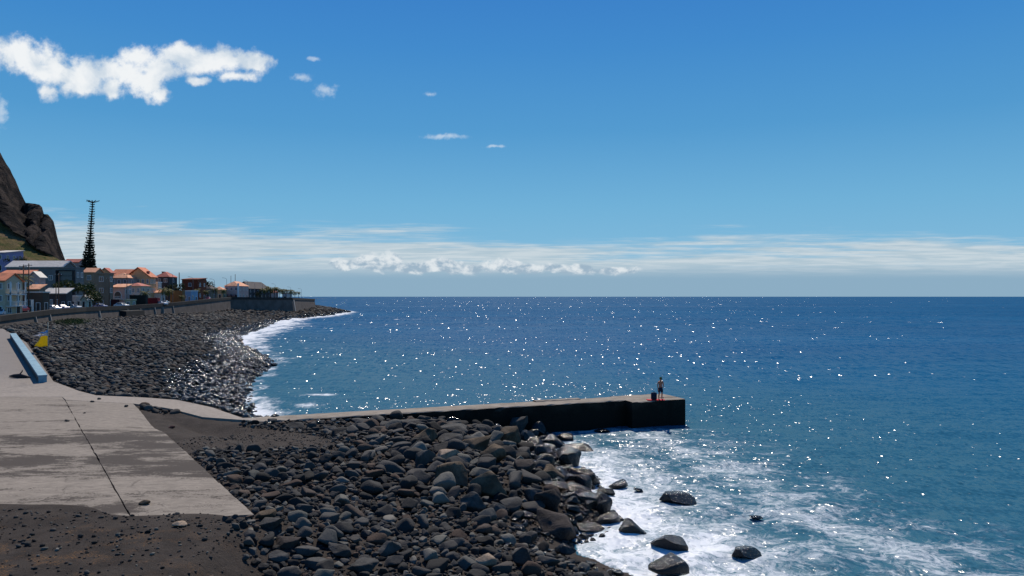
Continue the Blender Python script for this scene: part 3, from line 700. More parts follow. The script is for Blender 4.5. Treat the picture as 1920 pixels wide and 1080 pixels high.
# centre column, foot row, width and height in photo pixels, material, label
B = [
 (800, 830, 50, 32, 'B', 'brown angular boulder behind the flat tan one, dull sloping top'),
 (833, 866, 54, 27, 'T', 'tan flat-topped boulder, the palest block in the heap below the pier'),
 (849, 914, 70, 54, 'B', 'largest brown pointed boulder in the middle of the heap, below the flat tan block'),
 (913, 931, 62, 50, 'B', 'big brown boulder with a humped shoulder, right beside the largest pointed one'),
 (927, 868, 52, 38, 'B', 'square dark brown block above the humped brown boulder'),
 (790, 876, 44, 34, 'G', 'grey wedge-shaped boulder left of the flat tan block'),
 (852, 817, 68, 26, 'G', 'long low grey boulder lying above the brown angular one'),
 (896, 796, 50, 22, 'G', 'grey boulder leaning against the pier wall at the top of the heap'),
 (782, 850, 42, 26, 'G', 'rounded slate-grey boulder left of the tan block, under the brown angular one'),
 (846, 834, 46, 22, 'G', 'blue-grey slanting boulder between the brown angular one and the dark square block'),
 (898, 846, 58, 34, 'B', 'brown sloping slab of rock above the square dark block'),
 (951, 834, 44, 36, 'B', 'tall brown-grey pointed boulder at the right rim of the heap, near the dark pier wall'),
 (973, 812, 42, 40, 'G', 'dark upright boulder where the rock heap ends against the pier wall'),
 (934, 787, 36, 22, 'B', 'highest boulder of the heap, close under the pier deck'),
 (869, 792, 32, 26, 'G', 'round grey boulder at the left top of the heap under the pier edge'),
 (906, 781, 22, 9, 'R', 'small reddish stone perched on the very top of the heap'),
 (988, 833, 30, 28, 'W', 'wet black boulder at the water, first in front of the pier wall'),
 (1008, 818, 28, 34, 'W', 'wet knobbly boulder standing up against the dark pier wall, foam at its foot'),
 (1037, 839, 50, 26, 'W', 'black wet boulder in the foam in front of the pier, shaped like a low hump'),
 (1060, 826, 36, 18, 'W', 'glistening brown wet rock behind the low black hump near the pier'),
 (1090, 844, 52, 14, 'W', 'long flat wet rock furthest out in the foam near the pier'),
 (1130, 811, 26, 9, 'W', 'tiny wet rock awash at the foot of the pier wall'),
 (1018, 856, 36, 18, 'W', 'wet black stone in the wash between the low hump and the brown heap'),
 (987, 892, 50, 42, 'D', 'dark brown rounded boulder at the right edge of the heap, above the shiny wet ones'),
 (1064, 878, 54, 42, 'W', 'tall shiny wet boulder with a bright glinting top'),
 (1095, 908, 54, 38, 'W', 'smooth wet boulder sloping down into the foam beside the glinting tall one'),
 (1034, 900, 46, 30, 'B', 'wet brown block with a flat face, left of the tall glinting boulder'),
 (1037, 922, 48, 26, 'W', 'low black wet boulder just below the flat-faced brown block'),
 (1080, 930, 54, 24, 'W', 'rounded wet rock with a dull brown back under the smooth sloping boulder'),
 (1134, 931, 36, 20, 'W', 'small domed black rock in the foam right of the boulder line'),
 (1161, 917, 40, 14, 'W', 'jagged low wet rock awash beyond the small domed one'),
 (1030, 965, 56, 50, 'D', 'steep dark brown boulder above the biggest black one at the surf'),
 (1040, 1006, 80, 56, 'D', 'biggest black boulder at the surf, leaning to the right over dark sand'),
 (998, 942, 38, 28, 'G', 'grey boulder left of the steep dark brown one'),
 (962, 964, 52, 40, 'G', 'smooth blue-grey boulder below the humped brown one'),
 (883, 959, 44, 38, 'G', 'smooth grey boulder under the largest pointed brown one'),
 (932, 967, 32, 24, 'G', 'small pale grey stone between the two smooth grey boulders'),
 (1131, 968, 34, 42, 'W', 'upright wet rock with a glinting shoulder standing in the white foam'),
 (1104, 957, 32, 20, 'W', 'reddish wet stone left of the upright glinting rock'),
 (1140, 989, 60, 24, 'W', 'flat-topped black boulder in the foam below the upright glinting rock'),
 (1104, 1001, 56, 20, 'W', 'low black rock at the foam edge, right of the biggest black boulder'),
 (1184, 1006, 56, 32, 'W', 'black boulder furthest right in the row at the surf'),
 (1281, 946, 76, 24, 'W', 'low long black rock alone in the white water, furthest out below the pier end'),
 (1260, 1034, 64, 36, 'W', 'square wet rock standing in the foam near the lower edge'),
 (1264, 1088, 80, 48, 'W', 'domed speckled rock lapped by foam at the bottom edge of the picture'),
 (1410, 1050, 62, 24, 'W', 'flat dark rock awash, the one furthest right in the foam'),
 (1418, 975, 26, 9, 'W', 'smallest dark rock awash, alone far out in the thin foam'),
 (1196, 922, 20, 5, 'W', 'tip of a rock barely breaking the foam right of the jagged one'),
 (1060, 1044, 38, 24, 'W', 'wet stone on black sand below the biggest black boulder'),
 (1153, 1080, 32, 14, 'W', 'low wet stone at the bottom edge where the foam thins out'),
 (1110, 1064, 26, 12, 'W', 'small wet stone on the sand at the lower foam edge'),
 (1072, 964, 30, 22, 'W', 'small black wet rock right of the steep dark brown boulder'),
 (393, 867, 32, 12, 'G', 'flat grey stone lying against the edge of the concrete strip'),
 (503, 994, 58, 26, 'G', 'broad flat grey stone beside the near corner of the concrete strip'),
 (490, 976, 42, 18, 'B', 'brown stone touching the near corner of the concrete strip'),
 (537, 1031, 48, 28, 'D', 'dark reddish-brown stone among the grey cobbles near the bottom'),
 (520, 1056, 36, 20, 'G', 'pale grey stone at the left rim of the cobbles near the bottom edge'),
 (631, 1044, 46, 28, 'G', 'egg-shaped dark grey stone in the lower cobbles'),
 (727, 1044, 50, 32, 'G', 'slanting grey boulder in the lower cobbles, the tallest there'),
 (570, 1042, 44, 20, 'G', 'dark flat stone next to the reddish-brown one in the lower cobbles'),
 (590, 1068, 48, 24, 'G', 'grey flat-topped stone at the bottom edge below the dark flat one'),
 (912, 1068, 44, 30, 'T', 'pale speckled round stone at the lower right of the cobbles'),
 (617, 812, 30, 18, 'G', 'squat grey rock just below the start of the pier'),
 (557, 803, 36, 12, 'G', 'low dark rock lying along the foot of the pier near the ramp'),
 (703, 830, 38, 18, 'G', 'rounded rock beside the tongue of black sand below the pier'),
 (673, 796, 48, 12, 'G', 'flat plate of rock against the pier, nearest the shore'),
 (762, 800, 60, 15, 'G', 'long flat plate of rock against the pier left of the heap'),
 (748, 816, 42, 14, 'G', 'thin grey slab of rock below the long flat plate'),
 (672, 1078, 60, 26, 'G', 'wide grey stone cut by the bottom edge of the picture, left one'),
 (980, 1064, 36, 40, 'D', 'dark pointed stone standing above the wide stones at the lower right'),
]
MB_ = {'B': M_BROWN, 'T': M_TAN, 'G': M_GREY, 'W': M_WET, 'D': boulder_mat('dark_brown_rock', (0.050, 0.041, 0.036)), 'R': boulder_mat('reddish_rock', (0.075, 0.035, 0.032))}
rb = random.Random(5)
for cx, by, w_, h_, mk, lab in B:
    x, y, z = ground_at(cx, by)
    if mk == 'W' and z < 0.02: x, y = Q(cx, by, 0.0); z = 0.0
    s_ = y / F; w = w_ * s_ / 2 * 1.15; up = h_ * s_
    dep = w * rb.uniform(0.75, 1.0); hgt = max(0.12, (up - 0.15 * dep) / 1.55)
    m = MB_[mk]
    o = bpy.data.objects.new('boulder', variant(HIROCK, rb.randrange(10), m)); COL.objects.link(o)
    o.location = (x, y + dep * 0.7, z + hgt * 0.50); o.scale = (w, dep, hgt)
    o.rotation_euler = (rb.uniform(-.12, .12), rb.uniform(-.14, .14), rb.choice((0, math.pi)) + rb.uniform(-.3, .3))
    tag(o, lab, 'boulder'); occ.append((x, y + dep * 0.7, max(w, dep)))
# ---- cobbles: dart throwing on the two shingle fields
cob_poly = [(470, 797), (600, 791), (760, 781), (900, 772), (1000, 795), (1050, 858), (1105, 905), (1130, 950), (1150, 990), (1090, 1010), (1010, 1000), (975, 1000), (1030, 1040), (1085, 1062), (1190, 1110),
            (545, 1110), (508, 1050), (482, 1012), (470, 985), (482, 960), (440, 905), (392, 866), (385, 850), (430, 846), (480, 850), (560, 845), (635, 845), (655, 830), (600, 812), (545, 806)]
cob_world = np.array([(lambda g: (g[0], g[1]))(ground_at(px_, min(py_, 1110))) for px_, py_ in cob_poly])
cell = {}
def free(x, y, r, k=0.80):
    c_ = 1.0; R_ = int(math.ceil((r + 1.6) / c_)); ix, iy = int(math.floor(x / c_)), int(math.floor(y / c_))
    for a in range(ix - R_, ix + R_ + 1):
        for b_ in range(iy - R_, iy + R_ + 1):
            for (qx, qy, qr) in cell.get((a, b_), ()):
                if (qx - x) ** 2 + (qy - y) ** 2 < ((qr + r) * k) ** 2: return False
    return True
def put(x, y, r): cell.setdefault((int(math.floor(x)), int(math.floor(y))), []).append((x, y, r))
for x, y, r in occ: put(x, y, r * 0.85)
near_st = []
rn = random.Random(11)
x0, x1, y0, y1 = cob_world[:, 0].min() - 1, cob_world[:, 0].max() + 1, cob_world[:, 1].min() - 1, cob_world[:, 1].max() + 1
NC = 110000
cx_ = rng.uniform(x0, x1, NC); cy_ = rng.uniform(y0, y1, NC)
ins = inside(cx_, cy_, cob_world); dd = polydist(cx_, cy_, cob_world); er_ = edge_right(cx_, cy_); dsh = shore_d(cx_, cy_)
zz = terrain(cx_, cy_)
pls = Vector((P0.x, P0.y, 0))
order = np.arange(NC)
bigz = np.clip(sm(cx_ + 0.15 * (cy_ - 34), -9, -3) * sm(cy_, 27, 34) + sm(cy_, 40, 46) * sm(cx_, -14, -6), 0, 1)
rad = np.where(rng.random(NC) < 0.07, rng.uniform(0.22, 0.36, NC), rng.uniform(0.07, 0.19, NC)) * (1 + 0.62 * bigz)
rad *= np.where(cy_ < 24, 1.0, 1.0)
rad[order > NC * 0.35] *= 0.62; rad[order > NC * 0.6] *= 0.66
order = np.concatenate([np.argsort(-rad[:int(NC * .35)]), np.arange(int(NC * .35), NC)])
for k in order:
    x, y = float(cx_[k]), float(cy_[k]); r = float(rad[k])
    if not ins[k]:
        if dd[k] > 1.2 or rn.random() < dd[k] / 0.9 or r > 0.2: continue
    if er_[k] < r + 0.03 and y > 24.0 and x > -27: continue
    pv_ = Vector((x, y, 0)) - P0; u_ = pv_.dot(DV); t_ = pv_.dot(PN)
    if -0.5 < u_ < UE and t_ > -r * 0.8: continue
    if free(x, y, r, 0.84):
        put(x, y, r); near_st.append((x, y, float(zz[k]), r, float(dsh[k])))
print('near cobbles', len(near_st))
far_st = []
def far_field(y0, y1, n, ra, rb2, k=0.80):
    yy = np.sqrt(rng.uniform(y0 ** 2, y1 ** 2, n)); uu = rng.uniform(-0.72, -0.28 if y1 < 290 else -0.17, n); xx = uu * yy
    d = shore_d(xx, yy); sl_ = inside(xx, yy, slab_poly); dsl = polydist(xx, yy, slab_poly); wx = np.where(yy > WALL_Y[-1], -300, np.interp(yy, WALL_Y, WALL_X))
    ok = (d > -1.8) & (d < 62) & ((~sl_) & (dsl > 0.35)) & (xx > wx + 0.6)
    xx, yy, d = xx[ok], yy[ok], d[ok]; z = terrain(xx, yy)
    r_ = ra + (rb2 - ra) * rng.random(len(xx)) ** 2.2
    o_ = np.argsort(-r_ + 0.25 * rng.random(len(xx)))
    for q in o_:
        if d[q] < 0 and rng.random() < -d[q] * 0.75: continue
        x, y, r = float(xx[q]), float(yy[q]), float(r_[q])
        if free(x, y, r, k): put(x, y, r); far_st.append((x, y, float(z[q]), r, float(d[q])))
# sea wall line: photo column, distance, top height
WL = [(-260, 92, 4.9), (-120, 116, 5.7), (0, 140, 6.5), (100, 165, 7.27), (160, 186, 7.45), (240, 215, 7.5), (320, 250, 8.0), (400, 300, 9.24), (433, 330, 9.9), (548, 369, 9.55), (590, 455, 8.65)]
WALL_Y = [y for _, y, _ in WL]; WALL_X = [(p - CX) / F * y for p, y, _ in WL]; WALL_Z = [z for _, _, z in WL]
far_field(50, 85, 30000, 0.11, 0.38)
far_field(85, 130, 34000, 0.15, 0.44)
far_field(130, 200, 36000, 0.22, 0.55)
far_field(200, 300, 30000, 0.34, 0.70)
far_field(300, 600, 30000, 0.5, 1.0)
print('far cobbles', len(far_st))
def cobble_mass(name, lst, sub, protos, m_dry, m_wet, wetd, lab, seedv):
    r = np.random.default_rng(seedv); VV = []; FF = []; tone = []; midx = []; off = 0
    F0 = ICO[sub][1]; nv = len(ICO[sub][0])
    for (x, y, z, rad_, d) in lst:
        sc_ = rad_ * np.array([r.uniform(0.9, 1.3), r.uniform(0.75, 1.05), r.uniform(0.55, 0.85)])
        M_ = rotmat(r.uniform(0, 6.28), r.normal(0, .22), r.normal(0, .22))
        P_ = (protos[r.integers(len(protos))] * sc_) @ M_.T + (x, y, z + sc_[2] * r.uniform(0.25, 0.65))
        VV.append(P_); FF.append(F0 + off); off += nv
        tone.append(np.full(nv, r.random())); midx.append(np.full(len(F0), 1 if d + r.normal(0, .8) < wetd(y) else 0))
    me = npmesh(name, np.concatenate(VV), np.concatenate(FF))
    a = me.attributes.new('tone', 'FLOAT', 'POINT'); a.data.foreach_set('value', np.concatenate(tone).astype(np.float32))
    me.materials.append(m_dry); me.materials.append(m_wet)
    me.polygons.foreach_set('material_index', np.concatenate(midx).astype(np.int32))
    o = link(name, me); return tag(o, lab, 'shingle', kind='stuff')
P2 = [rock_shape(2, 300 + k, 0.75, 7) for k in range(24)]; P3 = [rock_shape(3, 400 + k, 0.9, 10) for k in range(24)]; P1 = [rock_shape(1, 500 + k, 0.8, 4) for k in range(16)]
wet_near = lambda y: 2.2
wet_far = lambda y: float(np.interp(y, [60, 80, 120, 160, 200, 300], [5, 7, 7.5, 6.5, 4, 2]))
# the 300 cobbles that show largest near the camera are things of their own
near_st.sort(key=lambda s: -s[3] / s[1])
ind, rest = near_st[:300], near_st[300:]
tonemats = {}
def tone_name(v): return 'pale grey' if v > 0.75 else 'dark grey'
named = [(bx, by, lab) for (bx, by, r), (_, _, _, _, _, lab) in zip(occ, B)]
spots = [('cobbles below the pier ramp', lambda x, y: y > 44, 'dark rounded stone in the heap close under the pier'),
         ('cobbles around the big brown boulders', lambda x, y: y > 33 and x > -6, 'rounded grey stone lodged among the big brown boulders'),
         ('cobbles at the surf', lambda x, y: x > 0.2, 'wet dark cobble at the edge of the surf'),
         ('cobbles beside the concrete strip', lambda x, y: edge_right(x, y) < 3.5, 'grey cobble lying near the edge of the concrete strip'),
         ('cobbles in the upper field', lambda x, y: y > 29, 'grey cobble in the middle of the shingle, left of the big boulders'),
         ('cobbles at the bottom', lambda x, y: True, 'large rounded grey cobble in the lowest part of the shingle')]
for (x, y, z, r, d) in ind:
    m = M_WET if d < 2.0 else M_STONE
    o = bpy.data.objects.new('cobble', variant(ROUND, rn.randrange(14), m)); COL.objects.link(o)
    sz_ = r * rn.uniform(0.6, 0.85)
    o.scale = (r * rn.uniform(1.0, 1.35), r * rn.uniform(0.8, 1.05), sz_); o.location = (x, y, z + sz_ * rn.uniform(0.35, 0.75))
    o.rotation_euler = (rn.gauss(0, .2), rn.gauss(0, .2), rn.uniform(0, 6.28))
    for gname, test, lab in spots:
        if test(x, y): tag(o, lab, 'cobble', gname); break
cobble_mass('shingle', rest, 3, P3, M_STONE, M_WET, wet_near, 'smaller dark cobbles filling the beach between the boulders and the strip', 21)
fa = [s for s in far_st if s[1] < 100]; fb = [s for s in far_st if 100 <= s[1] < 190]; fc = [s for s in far_st if s[1] >= 190]
cobble_mass('shingle', fa, 2, P2, M_STONE, M_WET, wet_far, 'dark cobbles of the bay beyond the slipway', 22)
cobble_mass('shingle', fb, 2, P2, M_STONE, M_WET, wet_far, 'distant cobbles below the sea wall', 23)
cobble_mass('shingle', fc, 1, P1, M_STONE, M_WET, wet_far, 'farthest cobbles out to the point', 24)
# coarse gravel sprinkled over the black sand
gr_ = []
for k in range(9000):
    x, y = float(rng.uniform(-17, 6)), float(rng.uniform(17, 48)); er1 = float(edge_right(x, y))
    if (er1 < 0.1 and y > 24.5) or shore_d(x, y) < 1 or (y > 47.5 and x > -17): continue
    if er1 < 9 or rng.random() < .4: gr_.append((x, y, float(terrain(x, y)), float(rng.uniform(.012, .05) if rng.random() < .93 else rng.uniform(.05, .09)), 9.0))
cobble_mass('gravel', gr_, 1, P1, M_STONE, M_WET, wet_near, 'coarse gravel scattered on the black sand', 25)
# stones lying on the concrete and the sand
for px_, py_, w_, lab, m in ((271, 946, 19, 'brown stone lying alone on the bare near end of the concrete strip', M_BROWN), (336, 987, 26, 'white-grey stone on the black sand in front of the strip', M_TAN),
                          (126, 790, 9, 'small dark stone on the long joint of the concrete', M_GREY), (236, 763, 9, 'small dark stone near the far corner of the strip', M_GREY),
                          (173, 754, 7, 'left one of a pair of tiny dark stones on the far concrete', M_GREY), (185, 749, 8, 'right one of a pair of tiny dark stones on the far concrete', M_GREY),
                          (322, 803, 11, 'reddish stone on the sand beside the strip', MB_['R']), (158, 775, 5, 'tiniest dark stone in the middle of the far concrete', M_GREY)):
    z = 2.7
    for _ in range(9): x, y = Q(px_, py_, z); z = max(float(zslab(x, y)) if inside(x, y, slab_poly) else -9, float(terrain(x, y)))
    r = w_ / F * y / 2
    o = bpy.data.objects.new('stone', variant(ROUND, rn.randrange(14), m)); COL.objects.link(o)
    o.scale = (r * 1.1, r * 0.8, r * 0.55); o.location = (x, y, z + r * 0.35); o.rotation_euler = (0, 0, rn.uniform(-.4, .4)); tag(o, lab, 'stone')
# ------------------------------------------------------------------ sea wall
PEND = Vector(((548 - CX) / F * 400, 400, 0))
def wl_at(y): return float(np.interp(y, WALL_Y, WALL_X)), float(np.interp(y, WALL_Y, WALL_Z))
wpts = [Vector((x, y, z)) for x, y, z in zip(WALL_X, WALL_Y, WALL_Z)]
seg = []
for a, b in zip(wpts, wpts[1:]):
    n = max(1, int((b - a).length / 4))
    for k in range(n): seg.append(a.lerp(b, k / n))
seg.append(wpts[-1])
last = wpts[-1]; back = Vector((-60, 14, 0)); seg += [last + back * t for t in (0.02, 0.5, 1.0)]
def nrm(k):
    d = seg[min(k + 1, len(seg) - 1)] - seg[max(k - 1, 0)]; d.z = 0; d.normalize(); return Vector((d.y, -d.x, 0))
def wall_strip(name, inner, outer, zb, zt, m, parent=None, batter=0.0):
    bm = bmesh.new(); rings = []
    for k, p in enumerate(seg):
        n = nrm(k)
        rings.append([bm.verts.new((p.x + n.x * o_, p.y + n.y * o_, z)) for o_, z in ((inner, p.z + zt), (outer, p.z + zt), (outer + batter, (p.z + zb) if zb > -5 else -0.5), (inner, (p.z + zb) if zb > -5 else -0.5))])
    for a, b in zip(rings, rings[1:]):
        for q in range(4): bm.faces.new([a[q], a[(q + 1) % 4], b[(q + 1) % 4], b[q]])
    bm.faces.new(rings[0][::-1]); bm.faces.new(rings[-1]); bmesh.ops.recalc_face_normals(bm, faces=bm.faces)
    me = bpy.data.meshes.new(name); bm.to_mesh(me); bm.free(); return link(name, me, parent, m)
swall = empty('sea_wall', (0, 0, 0), label='long curved grey sea wall with a dark parapet, below the village road', cat='sea wall')
wall_strip('wall_face', -0.9, 0.0, -9, -1.05, M_WALL, swall, 1.3)
M_PARA = plain('dark_parapet_concrete', (0.034, 0.031, 0.028), 0.9, 0.35, 0.6)
wall_strip('parapet', -0.55, 0.22, -1.046, 0.0, M_PARA, swall)
M_STREAK = plain('pale_buttress_concrete', (0.26, 0.245, 0.225), 0.9, 0.3, 1.2)
M_DARKC = plain('gate_shade_and_coping', (0.022, 0.022, 0.022), 0.95, 0.3, 2)
def on_wall(px):
    # point of the wall seen in a photo column
    for a, b in zip(wpts, wpts[1:]):
        pa, pb = a.x / a.y * F + CX, b.x / b.y * F + CX
        if pa <= px <= pb:
            lo, hi = 0.0, 1.0
            for _ in range(40):
                mid = (lo + hi) / 2; q = a.lerp(b, mid)
                if q.x / q.y * F + CX < px: lo = mid
                else: hi = mid
            q = a.lerp(b, lo); d = (b - a); d.z = 0; d.normalize(); return q, d, Vector((d.y, -d.x, 0))
    raise ValueError(px)
for px in (65, 92, 185, 238, 262, 289, 304, 323, 550):
    q, d, n = on_wall(px); mb = MB(); hw = 0.16 if px != 550 else 1.3
    a = q - d * hw; b = q + d * hw
    mb.prism([(a.x, a.y, q.z - 1.06), (a.x + n.x * .30, a.y + n.y * .30, q.z - 1.06), (a.x + n.x * 1.55, a.y + n.y * 1.55, 0), (a.x, a.y, 0)], (b - a))
    mb.build('buttress', M_STREAK, swall)
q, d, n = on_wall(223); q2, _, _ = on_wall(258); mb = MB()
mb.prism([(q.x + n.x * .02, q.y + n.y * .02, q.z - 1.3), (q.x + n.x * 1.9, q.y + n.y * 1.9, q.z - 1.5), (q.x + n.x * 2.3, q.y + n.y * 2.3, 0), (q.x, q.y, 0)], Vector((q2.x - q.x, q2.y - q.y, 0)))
mb.build('gate_dark_block', M_DARKC, swall)  # solid block, no hole: the opening's darkness is put into its near-black colour
# ---- road and village ground behind the wall
rx = [0, 2, 8, 14, 30, 60, 110, 200, 400, 900]
def up(r): return 0 if r < 12 else 0.0
VV, FF = [], []
pts = [p for p in seg if True]
for k, p in enumerate(pts):
    n = nrm(k)
    for r in rx: VV.append((p.x - 0.6 - r, p.y + 0.02 * r, p.z - 0.75 + 0.02 * max(0, r - 14)))
m_ = len(rx)
for k in range(len(pts) - 1):
    for j in range(m_ - 1): FF.append((k * m_ + j, k * m_ + j + 1, (k + 1) * m_ + j + 1, (k + 1) * m_ + j))
M_ASPH = plain('road_asphalt', (0.055, 0.054, 0.053), 0.9, 0.3, 1.5)
tag(link('road', npmesh('road', VV, FF, False), None, M_ASPH), 'asphalt shore road behind the sea wall', 'road', kind='structure')
def road_z(x, y):
    wx, wz = wl_at(y); r = wx - 0.6 - x
    return wz - 0.75 + 0.02 * max(0, r - 14)
# ------------------------------------------------------------------ houses
C_ = lambda name, r, g, b, **k: plain(name, tuple(x * q for x, q in zip(srgb(r, g, b), (.78, .72, .66))), 0.8, 0.14, 1.2, **k)
M_TILE = roof_tiles('orange_roof_tiles', srgb(205, 118, 78)); M_TILE2 = roof_tiles('red_roof_tiles', srgb(175, 92, 74)); M_TILE3 = roof_tiles('pale_orange_roof_tiles', srgb(218, 152, 112))
M_TIN = plain('grey_tin_roof', (0.55, 0.50, 0.43), 0.6, 0.2, 1.5); M_DROOF = plain('dark_roof', srgb(62, 58, 60), 0.8, 0.25, 1.5)
M_WHITE = plain('white_trim', srgb(215, 213, 208), 0.7, 0.1, 2); M_FRAME = plain('dark_window_frame', srgb(60, 55, 52), 0.6, 0.15, 3)
M_BLACK = plain('black_metal_frame', srgb(28, 30, 34), 0.5, 0.2, 2)
def window(parent, face, x, z, w, h, D=0.0, W=0.0, fm=None, door=False):
    """face 'f': towards -Y at y=0; face 'r': towards +X at x=W"""
    fm = fm or M_WHITE; t = 0.10
    mb = MB()
    def bx(u0, u1, z0, z1, o0, o1):
        if face == 'f': mb.box(u0, u1, -o1, -o0, z0, z1)
        else: mb.box(W + o0, W + o1, u0, u1, z0, z1)
    bx(x, x + w, z + h - t, z + h, -0.02, 0.07); bx(x - .06, x + w + .06, z - .02, z + t, -0.02, 0.12)
    bx(x, x + t, z + t + .002, z + h - t - .002, -0.02, 0.07); bx(x + w - t, x + w, z + t + .002, z + h - t - .002, -0.02, 0.07)
    if not door: bx(x + w / 2 - .04, x + w / 2 + .04, z + t + .002, z + h - t - .002, -0.02, 0.06)
    o = mb.build('door_frame' if door else 'window', fm, parent)
    mb = MB()
    if face == 'f': mb.box(x + t, x + w - t, -0.035, -0.004, z + t, z + h - t)
    else: mb.box(W + .004, W + .035, x + t, x + w - t, z + t, z + h - t)
    mb.build('door_leaf' if door else 'pane', M_FRAME if door else GLASS, o)
def house(label, L, C, R_, eave, Y_, roof='flat', ridge=None, wall=None, rm=None, wf=(2, 2), wr_=(2, 2), base=None, name='house', extra=None, trim=None, door=True, over=0.35, fm=None, cat='house'):
    s_ = Y_ / F; xc = (C - CX) * s_; w_ = (C - L) * s_
    y2 = xc * F / (R_ - CX); d_ = max(2.5, y2 - Y_)
    zb = (road_z(xc, Y_) if base is None else base) - 0.3
    ze = H + (HY - eave) * s_; h_ = ze - zb
    zr = H + (HY - ridge) * s_ if ridge else ze + 0.3
    if roof == 'gable_x': d_ = max(d_, 3.6 * (zr - ze))
    if roof == 'shed': d_ = max(d_, 2.0 * (zr - ze))
    if roof == 'hip' and (zr - ze) > 0.3 * min(w_, d_): d_ = max(d_, 3.4 * (zr - ze))
    root = empty(name, (xc - w_, Y_, zb), label=label, cat=cat)
    mb = MB(); mb.box(0, w_, 0, d_, 0, h_); mb.build('wall', wall, root)
    rh = max(0.3, (zr - ze)); o_ = over
    if roof == 'flat':
        mb = MB(); mb.box(-.15, w_ + .15, -.15, d_ + .15, h_ + .003, h_ + 0.32); mb.build('roof', rm or trim or M_WHITE, root)
    elif roof == 'gable_x':      # ridge runs along X, a slope faces us
        mb = MB(); th = 0.22
        mb.prism([(-o_, -o_, h_ - .1), (-o_, d_ / 2, h_ + rh), (-o_, d_ + o_, h_ - .1), (-o_, d_ + o_, h_ + th - .1), (-o_, d_ / 2, h_ + rh + th), (-o_, -o_, h_ + th - .1)], (w_ + 2 * o_, 0, 0)); mb.build('roof', rm, root)
        mb = MB(); mb.prism([(0.02, 0.06, h_ + .002), (0.02, d_ - .06, h_ + .002), (0.02, d_ / 2, h_ + rh - .08)], (w_ - .04, 0, 0)); mb.build('gable', wall, root)
    elif roof == 'gable_y':      # gable end faces us
        mb = MB(); th = 0.22
        mb.prism([(-o_, -o_, h_ - .1), (w_ / 2, -o_, h_ + rh), (w_ + o_, -o_, h_ - .1), (w_ + o_, -o_, h_ + th - .1), (w_ / 2, -o_, h_ + rh + th), (-o_, -o_, h_ + th - .1)], (0, d_ + 2 * o_, 0)); mb.build('roof', rm, root)
        mb = MB(); mb.prism([(0.06, 0.02, h_ + .002), (w_ - .06, 0.02, h_ + .002), (w_ / 2, 0.02, h_ + rh - .08)], (0, d_ - .04, 0)); mb.build('gable', wall, root)
    elif roof == 'hip':
        k = min(w_, d_) / 2; mb = MB()
        lo = [(-o_, -o_, h_ + .003), (w_ + o_, -o_, h_ + .003), (w_ + o_, d_ + o_, h_ + .003), (-o_, d_ + o_, h_ + .003)]
        if w_ > d_: tp = [(k, d_ / 2, h_ + rh), (w_ - k, d_ / 2, h_ + rh)]; fs = [(0, 1, 5, 4), (1, 2, 5), (2, 3, 4, 5), (3, 0, 4), (3, 2, 1, 0)]
        else: tp = [(w_ / 2, k, h_ + rh), (w_ / 2, d_ - k, h_ + rh)]; fs = [(0, 1, 4), (1, 2, 5, 4), (2, 3, 5), (3, 0, 4, 5), (3, 2, 1, 0)]
        if abs(w_ - d_) < 0.05: tp[1] = (tp[1][0] + .1, tp[1][1] + .1, tp[1][2])
        mb.poly(lo + tp, fs); mb.build('roof', rm, root)
    elif roof == 'shed':         # slopes down towards us
        mb = MB(); mb.prism([(-o_, -o_, h_ - .05), (-o_, d_ + o_, h_ + rh), (-o_, d_ + o_, h_ + rh + .2), (-o_, -o_, h_ + .15)], (w_ + 2 * o_, 0, 0)); mb.build('roof', rm, root)
        mb = MB(); mb.prism([(0.02, 0.06, h_ + .002), (0.02, d_ - .06, h_ + .002), (0.02, d_ - .06, h_ + rh * .85)], (w_ - .04, 0, 0)); mb.build('gable', wall, root)
    for face, (nc, nr), span in (('f', wf, w_), ('r', wr_, d_)):
        if not nc or not nr: continue
        fh = h_ / nr; ww = min(1.3, span / nc * 0.5); hh = min(1.5, fh * 0.5)
        for i_ in range(nc):
            for j in range(nr):
                u = span * (i_ + 0.5) / nc - ww / 2
                if j == 0 and door and i_ == nc - 1: window(root, face, u, 0.35, ww, min(2.1, fh * .8), W=w_, fm=fm, door=True)
                else: window(root, face, u, fh * j + fh * 0.34, ww, hh, W=w_, fm=fm)
    if extra: extra(root, w_, d_, h_)
    return root
def balcony(face, u0, u1, z, depth_=1.1, m=None, cols=False, hh=0.95):
    def f(root, w_, d_, h_):
        span = w_ if face == 'f' else d_; a, b = span * u0, span * u1
        bx = (lambda mb, p0, p1, o0, o1, z0, z1: mb.box(p0, p1, -o1, -o0, z0, z1)) if face == 'f' else (lambda mb, p0, p1, o0, o1, z0, z1: mb.box(w_ + o0, w_ + o1, p0, p1, z0, z1))
        mb = MB(); bx(mb, a, b, 0.004, depth_, z * h_, z * h_ + .15); o = mb.build('balcony', m or M_WHITE, root)
        mb = MB(); bx(mb, a, b, depth_ - .08, depth_ - .02, z * h_ + hh, z * h_ + hh + .08)
        k = a + .03
        while k < b - .05: bx(mb, k, k + .05, depth_ - .08, depth_ - .03, z * h_ + .152, z * h_ + hh - .002); k += .28
        mb.build('railing', m or M_WHITE, o)
        if cols:
            for u in np.linspace(a + .12, b - .12, cols):
                mb = MB(); bx(mb, u - .12, u + .12, depth_ - .30, depth_ - .10, z * h_ + .153, min(h_ - .12, z * h_ + 2.9)); mb.build('column', m or M_WHITE, root)
    return f
def both(*fs):
    def f(*a):
        for q in fs: q(*a)
    return f
